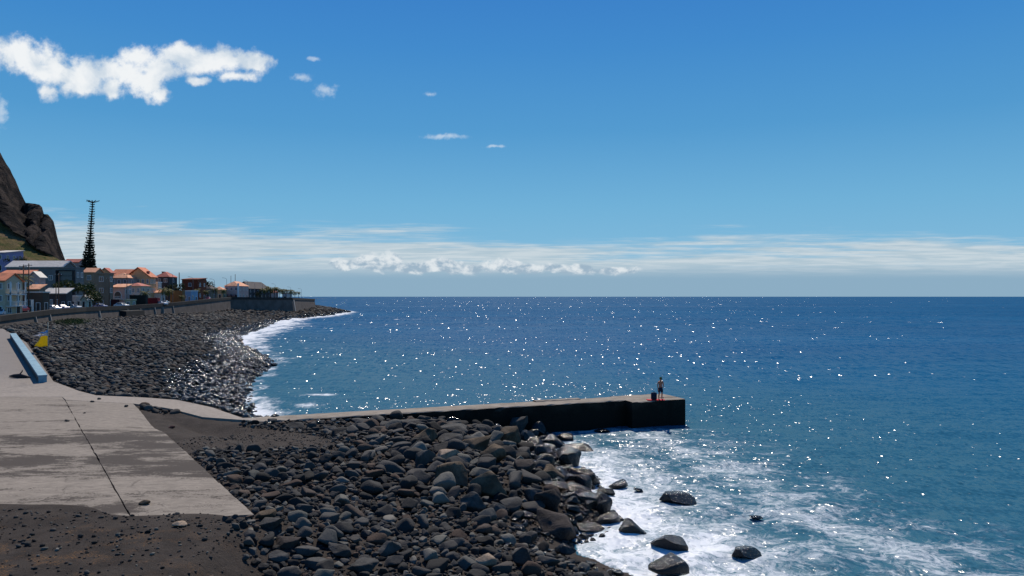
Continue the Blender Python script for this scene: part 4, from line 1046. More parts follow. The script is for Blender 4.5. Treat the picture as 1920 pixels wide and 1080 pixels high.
def chimney(u, v, m=None):
    def f(root, w_, d_, h_):
        mb = MB(); x, y = w_ * u, d_ * v; mb.box(x - .35, x + .35, y - .35, y + .35, h_ + .35, h_ + 2.0); mb.box(x - .45, x + .45, y - .45, y + .45, h_ + 2.003, h_ + 2.2)
        rf = [c_ for c_ in root.children if c_.name.startswith('roof')][0]; mb.build('chimney', m or M_WHITE, rf)
    return f
cream = C_('cream_render', 205, 196, 172); white = C_('white_render', 214, 212, 208); lav = C_('lavender_render', 158, 155, 198); gbl = C_('grey_blue_render', 122, 126, 128)
tan = C_('tan_render', 158, 144, 124); tan2 = C_('greyish_tan_render', 140, 130, 116); peach = C_('peach_render', 222, 184, 140); pink = C_('pink_render', 214, 182, 176)
brown = C_('brown_render', 96, 84, 74); dgrey = C_('dark_grey_render', 78, 78, 82); brick = C_('brick_red_render', 132, 70, 48); blue = C_('sky_blue_render', 140, 178, 212)
mint = C_('mint_render', 190, 210, 198); ochre = C_('ochre_render', 138, 106, 70); maroon = C_('maroon_render', 130, 45, 52); greyw = C_('grey_render', 150, 150, 152)
house('two-storey cream house at the left edge with columned balconies and an orange roof', -45, 9, 31, 527, 152, 'gable_x', 513, cream, M_TILE, (3, 3), (2, 3),
      extra=both(balcony('r', .05, .95, .62, cols=3), balcony('r', .05, .95, .30, cols=3)))
house('lavender house high on the slope above the village at the left edge', -25, 8, 44, 474, 262, 'shed', 467, lav, M_TIN, (2, 2), (3, 2), base=19.0, extra=balcony('r', .5, 1.0, .45))
house('long grey house with a wide tin roof on the left, behind the poles', 12, 118, 126, 501, 232, 'gable_x', 489, gbl, M_TIN, (7, 2), (1, 2))
house('low cream strip of a house with orange tiles in front of the long tin roof', 2, 58, 64, 514, 205, 'shed', 507, cream, M_TILE, (4, 2), (1, 2))
house('small grey-pink gabled house between the poles at the left', 53, 74, 80, 521, 192, 'gable_y', 510, pink, M_TIN, (2, 2), (1, 2), extra=balcony('f', 0, 1, .62))
house('house with a bright orange awning roof under the grey-pink gable', 50, 73, 80, 543, 183, 'shed', 534, tan2, M_TILE3, (2, 1), (1, 1))
house('low brown building with a flat roof right of the cream balconied house', 30, 80, 84, 549, 172, 'flat', None, brown, M_TIN, (3, 1), (1, 1), trim=M_TIN)
house('low dark shed with a grey sloping roof behind the parked cars', 80, 124, 130, 551, 190, 'shed', 541, dgrey, M_TIN, (4, 1), (1, 1), extra=None)
def bigglass(root, w_, d_, h_):
    mb = MB(); z0, z1 = h_ * .34, h_ * .93
    mb.box(.3, w_ - .3, -.75, .0 - .004, z1, z1 + .3); mb.box(.3, w_ - .3, -.75, -.004, z0 - .3, z0); mb.box(.3, .6, -.75, -.004, z0 + .002, z1 - .002); mb.box(w_ - .6, w_ - .3, -.75, -.004, z0 + .002, z1 - .002)
    for k in range(1, 5): zz_ = z0 + (z1 - z0) * k / 5; mb.box(.62, w_ - .62, -.30, -.22, zz_, zz_ + .08)
    o = mb.build('picture_window', M_BLACK, root); mb = MB(); mb.box(.6, w_ - .6, -.16, -.08, z0, z1); mb.build('pane', GLASS, o)
house('modern grey-blue house with a large black-framed picture window', 105, 142, 157, 503, 212, 'flat', None, gbl, gbl, (0, 0), (2, 3), extra=both(bigglass, balcony('r', .1, .9, .5, m=M_WHITE)), trim=gbl)
house('red-roofed house with a pale violet side behind the modern house', 121, 147, 157, 492, 252, 'gable_x', 486, greyw, M_TILE2, (3, 3), (2, 3), extra=balcony('r', .1, .9, .72))
house('small white house with a terrace rail at street level below the modern house', 124, 142, 151, 556, 203, 'flat', None, white, M_WHITE, (2, 1), (1, 1), extra=None)
house('tiny mint-white gabled house beside the green bank', 151, 163, 168, 563, 201, 'gable_y', 554, mint, M_WHITE, (1, 1), (1, 1))
house('tan block of flats with a strip of orange roof', 156, 178, 183, 511, 236, 'gable_x', 503, tan, M_TILE3, (1, 3), (1, 3), extra=balcony('f', .1, .9, .42, m=M_BLACK))
house('tall windowless greyish-tan tower-like block with a heavy cornice', 176, 204, 209, 514, 227, 'flat', None, tan2, tan2, (1, 3), (1, 3), trim=tan)
house('ochre gabled house peeping over the tan tower block', 186, 207, 214, 512, 262, 'gable_y', 503, peach, M_TILE2, (2, 3), (1, 3))
house('long house with the widest orange tiled roof in the row', 206, 256, 263, 518, 275, 'gable_x', 505, peach, M_TILE, (5, 3), (1, 3), extra=chimney(.4, .5))
house('grey-walled house with a pinkish hipped roof in front of the widest orange roof', 207, 240, 246, 521, 252, 'hip', 511, greyw, M_TILE3, (3, 3), (1, 3))
house('large peach house whose wide gable is the tallest in the middle of the village', 238, 281, 292, 520, 259, 'gable_y', 502, peach, M_TILE, (5, 3), (3, 3), extra=both(balcony('f', .3, 1, .38), chimney(.85, .3, M_TILE2)), over=.6)
def arch(root, w_, d_, h_):
    mb = MB(); ring = [(w_ * .25, 0, h_ * .45)] + [(w_ * .5 - math.cos(a) * w_ * .27, 0, h_ * .60 + math.sin(a) * h_ * .22) for a in np.linspace(0, math.pi, 10)] + [(w_ * .77, 0, h_ * .45)]
    mb.prism([(x, -.10, z) for x, y, z in ring], (0, .096, 0)); o = mb.build('arched_window', M_WHITE, root)
    mb = MB(); mb.prism([(w_ * .5 + (x - w_ * .5) * .88, -.13, h_ * .62 + (z - h_ * .62) * .88) for x, y, z in ring], (0, .028, 0)); mb.build('pane', GLASS, o)
house('pinkish-white house with a big arched opening on the upper floor', 208, 234, 247, 539, 233, 'shed', 533, pink, M_TILE3, (0, 0), (2, 2), extra=both(arch, balcony('f', .1, .9, .40, m=M_WHITE)))
house('cream house with low red eaves between the arched house and the red garage', 236, 264, 282, 536, 245, 'hip', 530, cream, M_TILE2, (3, 2), (2, 2), extra=balcony('f', 0, 1, .5))
house('dark brown square house with a small terracotta roof on the skyline', 291, 317, 321, 519, 292, 'hip', 509, dgrey, M_TILE2, (2, 3), (1, 3), extra=chimney(.2, .6, M_DROOF))
house('narrow white house with balconies squeezed against the dark brown house', 286, 296, 303, 530, 268, 'flat', None, white, M_WHITE, (1, 3), (2, 3), extra=balcony('r', .1, .9, .6))
house('small white house with a faded pink roof behind the palms', 289, 302, 310, 549, 262, 'shed', 544, white, M_TILE3, (2, 1), (1, 1))
house('brick-red building with a slanting top standing above its neighbours', 341, 371, 387, 524, 306, 'shed', 521, brick, brick, (1, 2), (2, 2), trim=brick)
house('sky-blue house with white front at the road behind a palm', 345, 358, 371, 546, 279, 'flat', None, blue, M_WHITE, (2, 1), (2, 1))
house('low dark-roofed house between the brick-red building and the lamp posts', 375, 395, 408, 541, 334, 'hip', 533, tan2, M_DROOF, (2, 1), (1, 1), extra=None)
house('low peach house with a shallow roof, next before the pink and white house', 398, 417, 424, 543, 346, 'hip', 537, peach, M_TILE3, (2, 1), (1, 1))
def pillar(root, w_, d_, h_):
    mb = MB(); mb.box(w_ - .45, w_ + .25, -.3, .25, 0, h_ + 1.2); mb.build('corner_pillar', M_WHITE, root)
house('pink and white house with a tall white corner pillar near the end of the wall', 421, 447, 466, 536, 352, 'hip', 527, pink, M_TILE3, (3, 2), (3, 2), extra=both(pillar, balcony('f', 0, .9, .25, m=maroon)), cat='house')
house('long dark hip-roofed building behind the pink and white house', 438, 466, 507, 541, 392, 'hip', 527, dgrey, M_DROOF, (3, 1), (6, 2), fm=M_WHITE)
house('small white kiosk among the last palms on the headland', 530, 538, 548, 550, 442, 'flat', None, white, M_TILE3, (1, 1), (1, 1), name='kiosk', cat='kiosk')
house('pale red-trimmed pavilion among the palms at the end of the road', 495, 508, 522, 548, 428, 'hip', 543, pink, M_TILE2, (1, 1), (2, 1), name='pavilion', cat='pavilion')
house('pale green roadside utility kiosk at the parapet', 234, 247, 254, 563, 224, 'flat', None, C_('pale_green_paint', 168, 178, 150), C_('pale_green_cap', 190, 196, 172), (1, 1), (1, 1), name='kiosk', cat='kiosk', door=False)
def garden_wall(label, L, C, R_, top, Y_, m, capm=M_DARKC):
    s_ = Y_ / F; xc = (C - CX) * s_; w_ = (C - L) * s_; zb = road_z(xc, Y_) - .3; h_ = H + (HY - top) * s_ - zb; y2 = max(Y_ + 1.5, xc * F / (R_ - CX))
    root = empty('garden_wall', (xc - w_, Y_, zb), label=label, cat='wall')
    mb = MB(); mb.box(0, w_, 0, .3, 0, h_); mb.box(w_ - .3, w_, .302, y2 - Y_, 0, h_); mb.build('wall_panel', m, root)
    mb = MB(); mb.box(-.05, w_ + .05, -.05, .35, h_ + .002, h_ + .12); mb.box(w_ - .35, w_ + .05, .352, y2 - Y_ + .05, h_ + .002, h_ + .12); mb.build('coping', capm, root)
garden_wall('dark green-black yard wall behind the pale green kiosk', 232, 273, 277, 554, 236, C_('green_black_paint', 42, 52, 50))
garden_wall('maroon yard wall under the large palm', 275, 295, 300, 559, 243, maroon, M_TILE2)
garden_wall('ochre-brown yard wall left of the sky-blue house', 319, 342, 347, 545, 271, ochre, brown)
garden_wall('dark maroon gateway wall left of the arched house', 208, 219, 222, 562, 222, C_('dark_maroon_paint', 60, 26, 36))
# ------------------------------------------------------------------ vegetation
def leafy(name, parent, R0, m, n=700, leaf=0.28, seed=0, squash=1.0, z0=0.0, holes=5):
    r = np.random.default_rng(seed); lobes = [(r.normal(size=3) * R0 * (0.45, 0.45, 0.32 * squash), R0 * r.uniform(0.35, 0.6)) for _ in range(7)]
    VV, FF = [], []
    for k in range(n):
        c_, rad_ = lobes[k % 7]; d = r.normal(size=3); d /= np.linalg.norm(d); p = c_ + d * rad_ * r.uniform(0.6, 1.08) * (1, 1, squash); p[2] += z0
        a = r.normal(size=3); a /= np.linalg.norm(a); b = np.cross(a, r.normal(size=3)); b /= np.linalg.norm(b); s_ = leaf * r.uniform(.6, 1.3)
        i0 = len(VV); VV += [p - a * s_, p + b * s_ * .5, p + a * s_, p - b * s_ * .5]; FF.append((i0, i0 + 1, i0 + 2, i0 + 3))
    return link(name, npmesh(name, VV, FF, False), parent, m)
def palm_proto(seed, h=6.3, fr=3.2, nf=26, m=M_PALM):
    r = random.Random(seed); root = empty('palm_tree', (0, 0, 0))
    lean = r.uniform(-.3, .3); mb = MB(); mb.tube([(lean * (t ** 2), 0, h * t) for t in np.linspace(0, 1, 7)], [.30, .22, .19, .18, .18, .20, .26], 8); mb.build('trunk', M_BARK, root, True)
    VV, FF = [], []
    for k in range(nf):
        az = 6.28 * k / nf * 1.0 + r.uniform(-.2, .2); el = r.choice((.9, .5, .15, -.25)) + r.uniform(-.15, .15); L = fr * r.uniform(.8, 1.1)
        p = Vector((lean, 0, h)); pts_ = []
        for i_ in range(8):
            pts_.append(p.copy()); p = p + Vector((math.cos(az) * math.cos(el), math.sin(az) * math.cos(el), math.sin(el))) * (L / 7); el -= .26
        sd_ = Vector((-math.sin(az), math.cos(az), 0))
        for i_ in range(7):
            a, b = pts_[i_], pts_[i_ + 1]; wd = fr * .30 * math.sin(math.pi * (i_ + .8) / 8) + .04
            for sg in (-1, 1):
                for q in range(2):
                    c0 = a.lerp(b, q * .5); c1 = a.lerp(b, q * .5 + .34); tip = c0.lerp(c1, .8) + sd_ * sg * wd + Vector((0, 0, -wd * .45)) + (b - a) * .5
                    i0 = len(VV); VV += [c0[:], c1[:], tip[:]]; FF.append((i0, i0 + 1, i0 + 2))
    link('crown', npmesh('crown', VV, FF, False), root, m)
    return root
pp = [palm_proto(3), palm_proto(8, 6.0, 3.0, 24), palm_proto(15, 6.8, 2.9, 22)]
used = set()
def palm(px, foot, top, Y_, label, idx, group=None, dark=False):
    s_ = Y_ / F; x = (px - CX) * s_; z = road_z(x, Y_) - .1; k = max(0.4, (H + (HY - top) * s_ - z) / 8.0)
    p = pp[idx]
    if idx in used: p = copy_tree(p)
    used.add(idx)
    p.location = (x, Y_, z); p.scale = (k * 1.0, k * 1.0, k); p.rotation_euler = (0, 0, rb.uniform(0, 6)); tag(p, label, 'palm tree', group)
    return p
palm(38, 560, 510, 178, 'dark bushy palm between the cream balconied house and the poles', 0)
palm(272, 572, 541, 238, 'broad palm in front of the maroon yard wall', 1)
palm(306, 568, 538, 252, 'left one of two close palms right of the small white house', 2)
palm(314, 567, 539, 258, 'right one of two close palms, against the ochre yard wall', 0)
palm(340, 566, 551, 266, 'short round palm at the parapet before the sky-blue house', 1)
palm(370, 562, 540, 288, 'palm below the brick-red building', 2)
palm(387, 560, 541, 302, 'palm just right of the brick-red building', 1)
palm(404, 559, 538, 322, 'palm before the low peach house', 0)
palm(419, 557, 539, 338, 'palm at the left end of the pink and white house', 1)
for k, (px, tp, Y_) in enumerate([(492, 539, 404), (497, 536, 408), (503, 535, 412), (508, 538, 410), (514, 535, 415), (519, 537, 413), (524, 540, 420), (530, 538, 425), (536, 541, 430), (545, 541, 432), (553, 544, 438), (560, 546, 445)]):
    lab = 'palm in the close row of palms on the headland above the wall'
    if px == 560: lab = 'last small palm at the seaward end of the headland row'
    if px == 545: lab = 'palm third from the seaward end of the headland row'
    palm(px, 558, tp, Y_, lab, k % 3, 'palms on the headland' if px not in (545, 560) else None)
# norfolk pine
def pine():
    Y_ = 246; s_ = Y_ / F; x = (163 - CX) * s_; z = road_z(x, Y_); top = H + (HY - 378) * s_; h = top - z
    root = empty('pine_tree', (x, Y_, z), label='very tall thin pine with tiered branches and a flat tuft on top', cat='pine tree')
    lx = lambda t: 1.9 * t ** 1.3
    mb = MB(); mb.tube([(lx(t), 0, h * t) for t in np.linspace(0, 1, 14)], list(np.linspace(.50, .16, 14)), 8); mb.build('trunk', M_PINE, root, True)
    r = random.Random(4); VV, FF = [], []
    def spray(p, q, wd):
        d = q - p; n = max(5, int(d.length / .055))
        for k in range(n):
            c_ = p.lerp(q, (k + r.random()) / n) + Vector((r.gauss(0, .05), r.gauss(0, .05), r.uniform(-.3, .5) * wd * .4))
            a = Vector((r.gauss(0, 1), r.gauss(0, 1), r.gauss(0, .8))).normalized() * wd * .42; b = Vector((r.gauss(0, 1), r.gauss(0, 1), r.uniform(.1, 1.3))).normalized() * wd * .5
            i0 = len(VV); VV.extend([(c_ - a)[:], (c_ + a)[:], (c_ + b)[:]]); FF.append((i0, i0 + 1, i0 + 2))
    for k in range(38):
        t = 0.10 + 0.87 * k / 37
        L = float(np.interp(t, [.12, .3, .45, .6, .75, .9, .97], [2.7, 2.3, 1.6, 1.05, .75, .6, .7])) * r.uniform(.85, 1.1)
        c_ = Vector((lx(t), 0, h * t)); nb = 6 if t < .6 else 5; a0 = r.uniform(0, 6.28)
        for j in range(nb):
            az = a0 + 6.28 * j / nb + r.uniform(-.15, .15); e = c_ + Vector((math.cos(az) * L, math.sin(az) * L, L * .02)); e2 = e + Vector((math.cos(az) * .25, math.sin(az) * .25, .4 if t < .6 else .2))
            wd_ = float(np.interp(t, [.1, .4, .7, 1], [1.6, 1.25, .7, .5])); spray(c_, e, wd_); spray(e, e2, wd_ * .85)
    c_ = Vector((lx(1), 0, h * .985))
    for j in range(11):
        az = 6.28 * j / 11; spray(c_, c_ + Vector((math.cos(az) * 1.9, math.sin(az) * 1.9, .75 + r.uniform(-.15, .15))), .42)
    link('crown', npmesh('crown', VV, FF, False), root, M_PINE)
pine()
def shrub(px, foot, Y_, r0, m, label, sq=.8, base=None, n=420, seed=0):
    s_ = Y_ / F; x = (px - CX) * s_; z = H + (HY - foot) * s_
    root = empty('shrub', (x, Y_, z), label=label, cat='shrub')
    leafy('foliage', root, r0, m, n, r0 * .12, seed, sq, r0 * .55)
    mb = MB()
    for k in range(4): a = k * 1.6; mb.tube([(0, 0, -.6), (math.cos(a) * r0 * .3, math.sin(a) * r0 * .3, r0 * .6)], [.08, .03], 5)
    mb.build('stem', M_BARK, root)
shrub(38, 496, 256, 2.6, M_DARKLEAF, 'dark tree-like bush under the lavender house', .6, seed=1)
for k, (px, ft, Y_, r0, mm, lab) in enumerate([(112, 541, 196, 1.6, M_SHRUB, 'light green bush at the foot of the large picture window, left'), (128, 541, 198, 2.0, M_SHRUB, 'light green bush at the foot of the large picture window, middle'),
        (146, 547, 199, 2.2, M_SHRUB, 'green bush below the right corner of the modern house'), (158, 552, 200, 2.2, M_SHRUB, 'green bush on the bank left of the tan flats'),
        (168, 560, 202, 2.4, M_SHRUB, 'large green bush on the bank in front of the tan flats'), (176, 570, 204, 2.2, M_DARKLEAF, 'darker bush at the lower end of the green bank'),
        (322, 545, 285, 2.2, M_DARKLEAF, 'dark bush behind the ochre yard wall, left'), (334, 543, 286, 2.4, M_DARKLEAF, 'dark bush behind the ochre yard wall, right'),
        (380, 538, 320, 3.0, M_DARKLEAF, 'dark round tree right behind the brick-red building'), (484, 556, 402, 2.2, M_DARKLEAF, 'dark bush at the start of the headland palm row')]):
    shrub(px, ft, Y_, r0, mm, lab, .75, seed=10 + k)
# low plants growing on the shingle at the foot of the wall
r_ = np.random.default_rng(9); VV, FF = [], []
for k in range(2600):
    px, py = r_.normal(132, 16), r_.normal(605, 3.0); x, y = Q(px, py, 4.3); z = 4.4 + r_.uniform(0, .5)
    a = r_.normal(size=3) * .13; b = r_.normal(size=3) * .10; i0 = len(VV); p = np.array((x, y, z)); VV += [p, p + a, p + b + (0, 0, .16)]; FF.append((i0, i0 + 1, i0 + 2))
tag(link('ground_cover', npmesh('ground_cover', VV, FF, False), None, M_SHRUB), 'patch of low green plants on the shingle under the sea wall', 'plants', kind='stuff')
# ------------------------------------------------------------------ cars, poles, lamps, signs
def car_proto(colr, nm):
    root = empty('parked_car', (0, 0, 0)); paint = mat(nm, lambda t, b: (t.put(b.inputs['Base Color'], colr), t.put(b.inputs['Roughness'], 0.3), t.put(b.inputs['Coat Weight'], 0.6)))
    bm = bmesh.new()
    prof = [(-2.05, .35), (-2.1, .62), (-2.0, .86), (-1.1, .96), (-.55, 1.40), (.95, 1.43), (1.6, .98), (2.0, .92), (2.1, .60), (2.02, .33)]
    rings = [[bm.verts.new((y * sx_, p[0], p[1])) for p in prof] for y, sx_ in ((-.84, 1), (-.80, 1), (.80, 1), (.84, 1))]
    for rr, ins in zip(rings, (.0, .04, .04, .0)):
        for v in rr:
            v.co.z += ins * .5
            if v.co.z > 1.2: v.co.x *= .80
    for a, b in zip(rings, rings[1:]):
        for q in range(len(a)): bm.faces.new([a[q], a[(q + 1) % len(a)], b[(q + 1) % len(a)], b[q]])
    bm.faces.new(rings[0][::-1]); bm.faces.new(rings[-1]); bmesh.ops.recalc_face_normals(bm, faces=bm.faces)
    bmesh.ops.bevel(bm, geom=bm.edges[:], offset=.03, segments=1, affect='EDGES')
    me = bpy.data.meshes.new('body'); bm.to_mesh(me); bm.free(); link('body', me, root, paint)
    for nm_, pts_ in (('windscreen', [(-.60, -1.06, 1.0), (.60, -1.06, 1.0), (.56, -.60, 1.37), (-.56, -.60, 1.37)]), ('rear_window', [(.60, 1.53, 1.03), (-.60, 1.53, 1.03), (-.56, 1.02, 1.40), (.56, 1.02, 1.40)])):
        mb = MB(); off = Vector((0, -.03 if nm_ == 'windscreen' else .03, .03)); mb.prism([tuple(Vector(p) + off) for p in pts_], (0, 0, .015)); mb.build(nm_, GLASS, root)
    for sg in (-1, 1):
        mb = MB(); mb.prism([(sg * .82, -.85, 1.0), (sg * .82, 1.25, 1.0), (sg * .70, .85, 1.34), (sg * .70, -.48, 1.34)], (sg * .02, 0, .005)); mb.build('side_window', GLASS, root)
        mb = MB(); mb.box(sg * .62 - .16, sg * .62 + .16, -2.13, -2.06, .62, .76); mb.build('headlight', M_WHITE, root)
        for yy in (-1.3, 1.3):
            mb = MB(); mb.tube([(sg * .66, yy, .32), (sg * .86, yy, .32)], .32, 16); wo = mb.build('wheel', M_BLACK, root)
            mb = MB(); mb.tube([(sg * .87, yy, .32), (sg * .885, yy, .32)], .18, 12); mb.build('rim', M_TIN, wo)
    return root
cols_ = {'white': car_proto((.62, .64, .66), 'white_car_paint'), 'teal': car_proto((.03, .12, .16), 'teal_car_paint'), 'blue': car_proto((.04, .10, .30), 'blue_car_paint'), 'red': car_proto((.35, .03, .04), 'red_car_paint')}
cu = set()
for px, Y_, cc, rz, lab in ((2, 152, 'white', .3, 'white car cut by the left edge of the picture'), (22, 158, 'teal', .15, 'dark teal car parked in front of the cream balconied house'),
        (39, 166, 'red', 0.1, 'dark red car in the shade beside the low brown building'), (99, 178, 'white', 1.2, 'white car parked near the tall poles'), (114, 184, 'blue', 1.3, 'blue car right of the tall poles'),
        (136, 193, 'white', 1.4, 'white car in front of the small white terrace house'), (186, 209, 'blue', 1.4, 'blue car in front of the tan tower block'),
        (228, 219, 'white', 1.3, 'white car just left of the pale green kiosk'), (302, 244, 'white', 1.3, 'white car under the two close palms'), (309, 252, 'white', 0.2, 'white car behind the first one under the two close palms'),
        (390, 302, 'red', .2, 'bright red car at the parapet right of the brick-red building'), (476, 401, 'white', 1.4, 'white car on the road by the long dark building')):
    x = (px - CX) / F * Y_; z = road_z(x, Y_)
    c_ = cols_[cc] if cc not in cu else copy_tree(cols_[cc]); cu.add(cc)
    c_.location = (x, Y_, z + .01); c_.rotation_euler = (0, 0, rz); tag(c_, lab, 'car', 'cars parked along the shore road')
M_POLE = plain('weathered_pole_wood', srgb(92, 72, 58), .9, .3, 3); M_STEEL = plain('lamp_post_steel', srgb(120, 125, 130), .5, .15, 2)
def upole(px, top, Y_, label, arms=2, rad=.13):
    s_ = Y_ / F; x = (px - CX) * s_; z = road_z(x, Y_) - .2; h = H + (HY - top) * s_ - z
    root = empty('utility_pole', (x, Y_, z), label=label, cat='utility pole')
    mb = MB(); mb.tube([(0, 0, 0), (0, 0, h)], [rad * 1.15, rad * .8], 8); mb.build('pole', M_POLE, root, True)
    for k in range(arms):
        mb = MB(); mb.box(-.9, .9, -.22, -.14, h - .5 - k * .8, h - .38 - k * .8); c_ = mb.build('crossarm', M_POLE, root)
        for u in (-.75, 0, .75): mb = MB(); mb.tube([(u, -.18, h - .375 - k * .8), (u, -.18, h - .2 - k * .8)], .05, 6); mb.build('insulator', M_WHITE, c_)
upole(44, 496, 169, 'left one of the two tall utility poles at the low brown building'); upole(54, 494, 171, 'right one of the two tall utility poles at the low brown building', 1)
upole(105, 531, 178, 'short dark pole at the left of a close pair before the picture window', 0, .11); upole(110, 512, 180, 'right pole of the close pair before the picture window', 1, .11)
upole(205, 520, 222, 'utility pole against the tan tower block', 1); upole(238, 512, 229, 'utility pole rising before the peach gable house', 1, .10)
upole(336, 511, 296, 'thick pole alone on the skyline left of the brick-red building', 0, .2)
upole(433, 517, 372, 'left mast of a pair above the pink and white house', 0, .13); upole(441, 514, 374, 'taller mast of a pair above the pink and white house', 0, .15)
def lamp(px, top, Y_, label, sgn=-1):
    s_ = Y_ / F; x = (px - CX) * s_; z = road_z(x, Y_) - .2; h = H + (HY - top) * s_ - z
    root = empty('street_lamp', (x, Y_, z), label=label, cat='street lamp', group='street lamps along the shore road')
    mb = MB(); mb.tube([(0, 0, 0), (0, 0, h * .9), (sgn * .25, 0, h * .97), (sgn * 1.3, 0, h)], [.11, .07, .06, .05], 8); mb.build('post', M_STEEL, root, True)
    mb = MB(); mb.box(min(sgn * 1.2, sgn * 2.0), max(sgn * 1.2, sgn * 2.0), -.16, .16, h - .06, h + .07, .03); mb.build('lamp_head', M_STEEL, root)
for px, tp, Y_, lab in ((324, 512, 262, 'street lamp on the skyline above the ochre yard wall'), (362, 519, 290, 'street lamp left of the brick-red roof corner'), (402, 523, 312, 'first street lamp right of the brick-red building'), (425, 521, 336, 'street lamp left of the pair of masts'),
                    (464, 525, 372, 'street lamp above the roof of the long dark building'), (478, 529, 390, 'street lamp at the low end of the long dark roof'), (492, 531, 402, 'street lamp at the first headland palm'), (516, 532, 412, 'street lamp in the middle of the headland palms'), (545, 538, 432, 'street lamp near the end of the headland palms'), (565, 541, 448, 'last street lamp on the headland, nearest the sea')):
    lamp(px, tp, Y_, lab)
s_ = 158 / F; x = (61 - CX) * s_; z = road_z(x, 158); root = empty('sign_post', (x, 158, z - .2), label='tall narrow white sign post at the road left of the poles', cat='sign')
mb = MB(); mb.box(-.22, .22, -.05, .05, 0.4, (H + (HY - 560) * s_) - z, .02); mb.build('panel', M_WHITE, root)
mb = MB(); mb.box(-.15, .15, -.04, .04, 0, .398); mb.build('base', M_STEEL, root)
# ------------------------------------------------------------------ blue wall, flag, driftwood
zn = 2.75
xa, ya = Q(72, 716, 2.8); xb, yb_ = Q(19, 640, 4.25)
A_ = Vector((xa, ya, float(zslab(xa, ya)))); B_ = Vector((xb, yb_, float(zslab(xb, yb_))))
dr = (B_ - A_); sd_ = Vector((dr.y, -dr.x, 0)).normalized()
def bluew(t, b):
    g = t.new('ShaderNodeNewGeometry').outputs['Position']; n1 = t.noise(g, 1.3, 6, .7); n2 = t.noise(g, 7, 4, .7)
    c0 = t.mix(t.ss(n1, .35, .65), (0.10, 0.225, 0.30), (0.18, 0.33, 0.39)); c0 = t.mix(t.m('MULTIPLY', t.ss(n2, .55, .7), .6), c0, (.22, .24, .24))
    t.put(b.inputs['Base Color'], c0); b.inputs['Roughness'].default_value = .7; bump(t, b, n2, .5, .03)
M_BLUE = mat('chipped_blue_paint', bluew)
bw = empty('blue_wall', (0, 0, 0), label='long low wall painted light blue, sloping down beside the concrete ramp', cat='low wall')
ba, bb_ = A_ + Vector((0, 0, -.4)), B_ + Vector((0, 0, -.4)); hgt = 0.4 + 0.62
mb = MB(); ring = [ba, ba + sd_ * .62, ba + sd_ * .62 + Vector((0, 0, hgt - .12)), ba + Vector((0, 0, hgt - .12))]
mb.prism(ring, bb_ - ba); mb.build('wall_body', plain('shaded_plinth', (.075, .07, .068), .9, .4, 2), bw)  # body in dark grey: the shade on the wall's side is put into the colour
mb = MB(); u0 = ba + Vector((0, 0, hgt - .117)) - sd_ * .03 - dr.normalized() * .03; mb.prism([u0, u0 + sd_ * .68, u0 + sd_ * .68 + Vector((0, 0, .14)), u0 + Vector((0, 0, .14))], dr * 1.002); mb.build('coping', M_BLUE, bw)
mb = MB(); e0 = ba - dr.normalized() * .03; mb.prism([e0, e0 + sd_ * .62, e0 + sd_ * .62 + Vector((0, 0, hgt - .13)), e0 + Vector((0, 0, hgt - .13))], dr.normalized() * .027); mb.build('end_face', M_BLUE, bw)
# flag
Yf = 84.0; s_ = Yf / F; xf = (90 - CX) * s_; zf = float(terrain(xf, Yf)); fl = empty('flag_pole', (xf, Yf, zf), label='thin pole with a drooping yellow and blue-white flag in the shingle', cat='flag')
hp = H + (HY - 604) * s_ - zf
mb = MB(); mb.tube([(0, 0, -.2), (0, 0, hp)], .04, 8); mb.build('pole', plain('bare_pole', srgb(150, 150, 135), .6, .2, 3), fl, True)
def cloth(name, m, z0, z1, w0, w1, seed, sx=-1):
    bm = bmesh.new(); r = random.Random(seed); n = 14; k = 12; g_ = []
    for a in range(k + 1):
        row = []
        for b in range(n + 1):
            u, v = b / n, a / k; wd = w0 * (1 - v) + w1 * v
            row.append(bm.verts.new((sx * (u * wd) * (1 - .1 * math.sin(v * 5)), .10 * math.sin(u * 12 + v * 2 + seed) * u, z1 + (z0 - z1) * v - .25 * u * (1 - v) + .05 * math.sin(u * 9))))
        g_.append(row)
    for a in range(k):
        for b in range(n): bm.faces.new([g_[a][b], g_[a][b + 1], g_[a + 1][b + 1], g_[a + 1][b]])
    me = bpy.data.meshes.new(name); bm.to_mesh(me); bm.free()
    for p in me.polygons: p.use_smooth = True
    o = link(name, me, fl, m); so = o.modifiers.new('thickness', 'SOLIDIFY'); so.thickness = .01; return o
def fabric(name, c0):
    def f(t, b):
        g = t.new('ShaderNodeNewGeometry').outputs['Position']; n1 = t.noise(g, 9, 3, .6)
        t.put(b.inputs['Base Color'], t.mix(t.ss(n1, .3, .7), tuple(x * .8 for x in c0), c0)); b.inputs['Roughness'].default_value = .9
        b.inputs['Transmission Weight'].default_value = 0.0; b.inputs['Subsurface Weight'].default_value = 0.0
        tr = t.new('ShaderNodeBsdfTranslucent'); tr.inputs[0].default_value = (*c0, 1); mx = t.new('ShaderNodeMixShader'); mx.inputs[0].default_value = .45
        o = [n for n in t.n if n.type == 'OUTPUT_MATERIAL'][0]; t.l.new(b.outputs[0], mx.inputs[1]); t.l.new(tr.outputs[0], mx.inputs[2]); t.l.new(mx.outputs[0], o.inputs[0])
    return mat(name, f)
zz_ = lambda py: H + (HY - py) * s_ - zf
cloth('yellow_cloth', fabric('yellow_cloth', (.80, .62, .02)), zz_(650), zz_(623), .85, 1.45, 1)
cloth('blue_cloth', fabric('blue_cloth', (.20, .38, .66)), zz_(624.5), zz_(619.5), .8, 1.1, 2)
cloth('white_cloth', fabric('white_cloth', (.75, .75, .80)), zz_(630), zz_(623.5), 1.1, 1.5, 4).location = (0, -.06, 0)
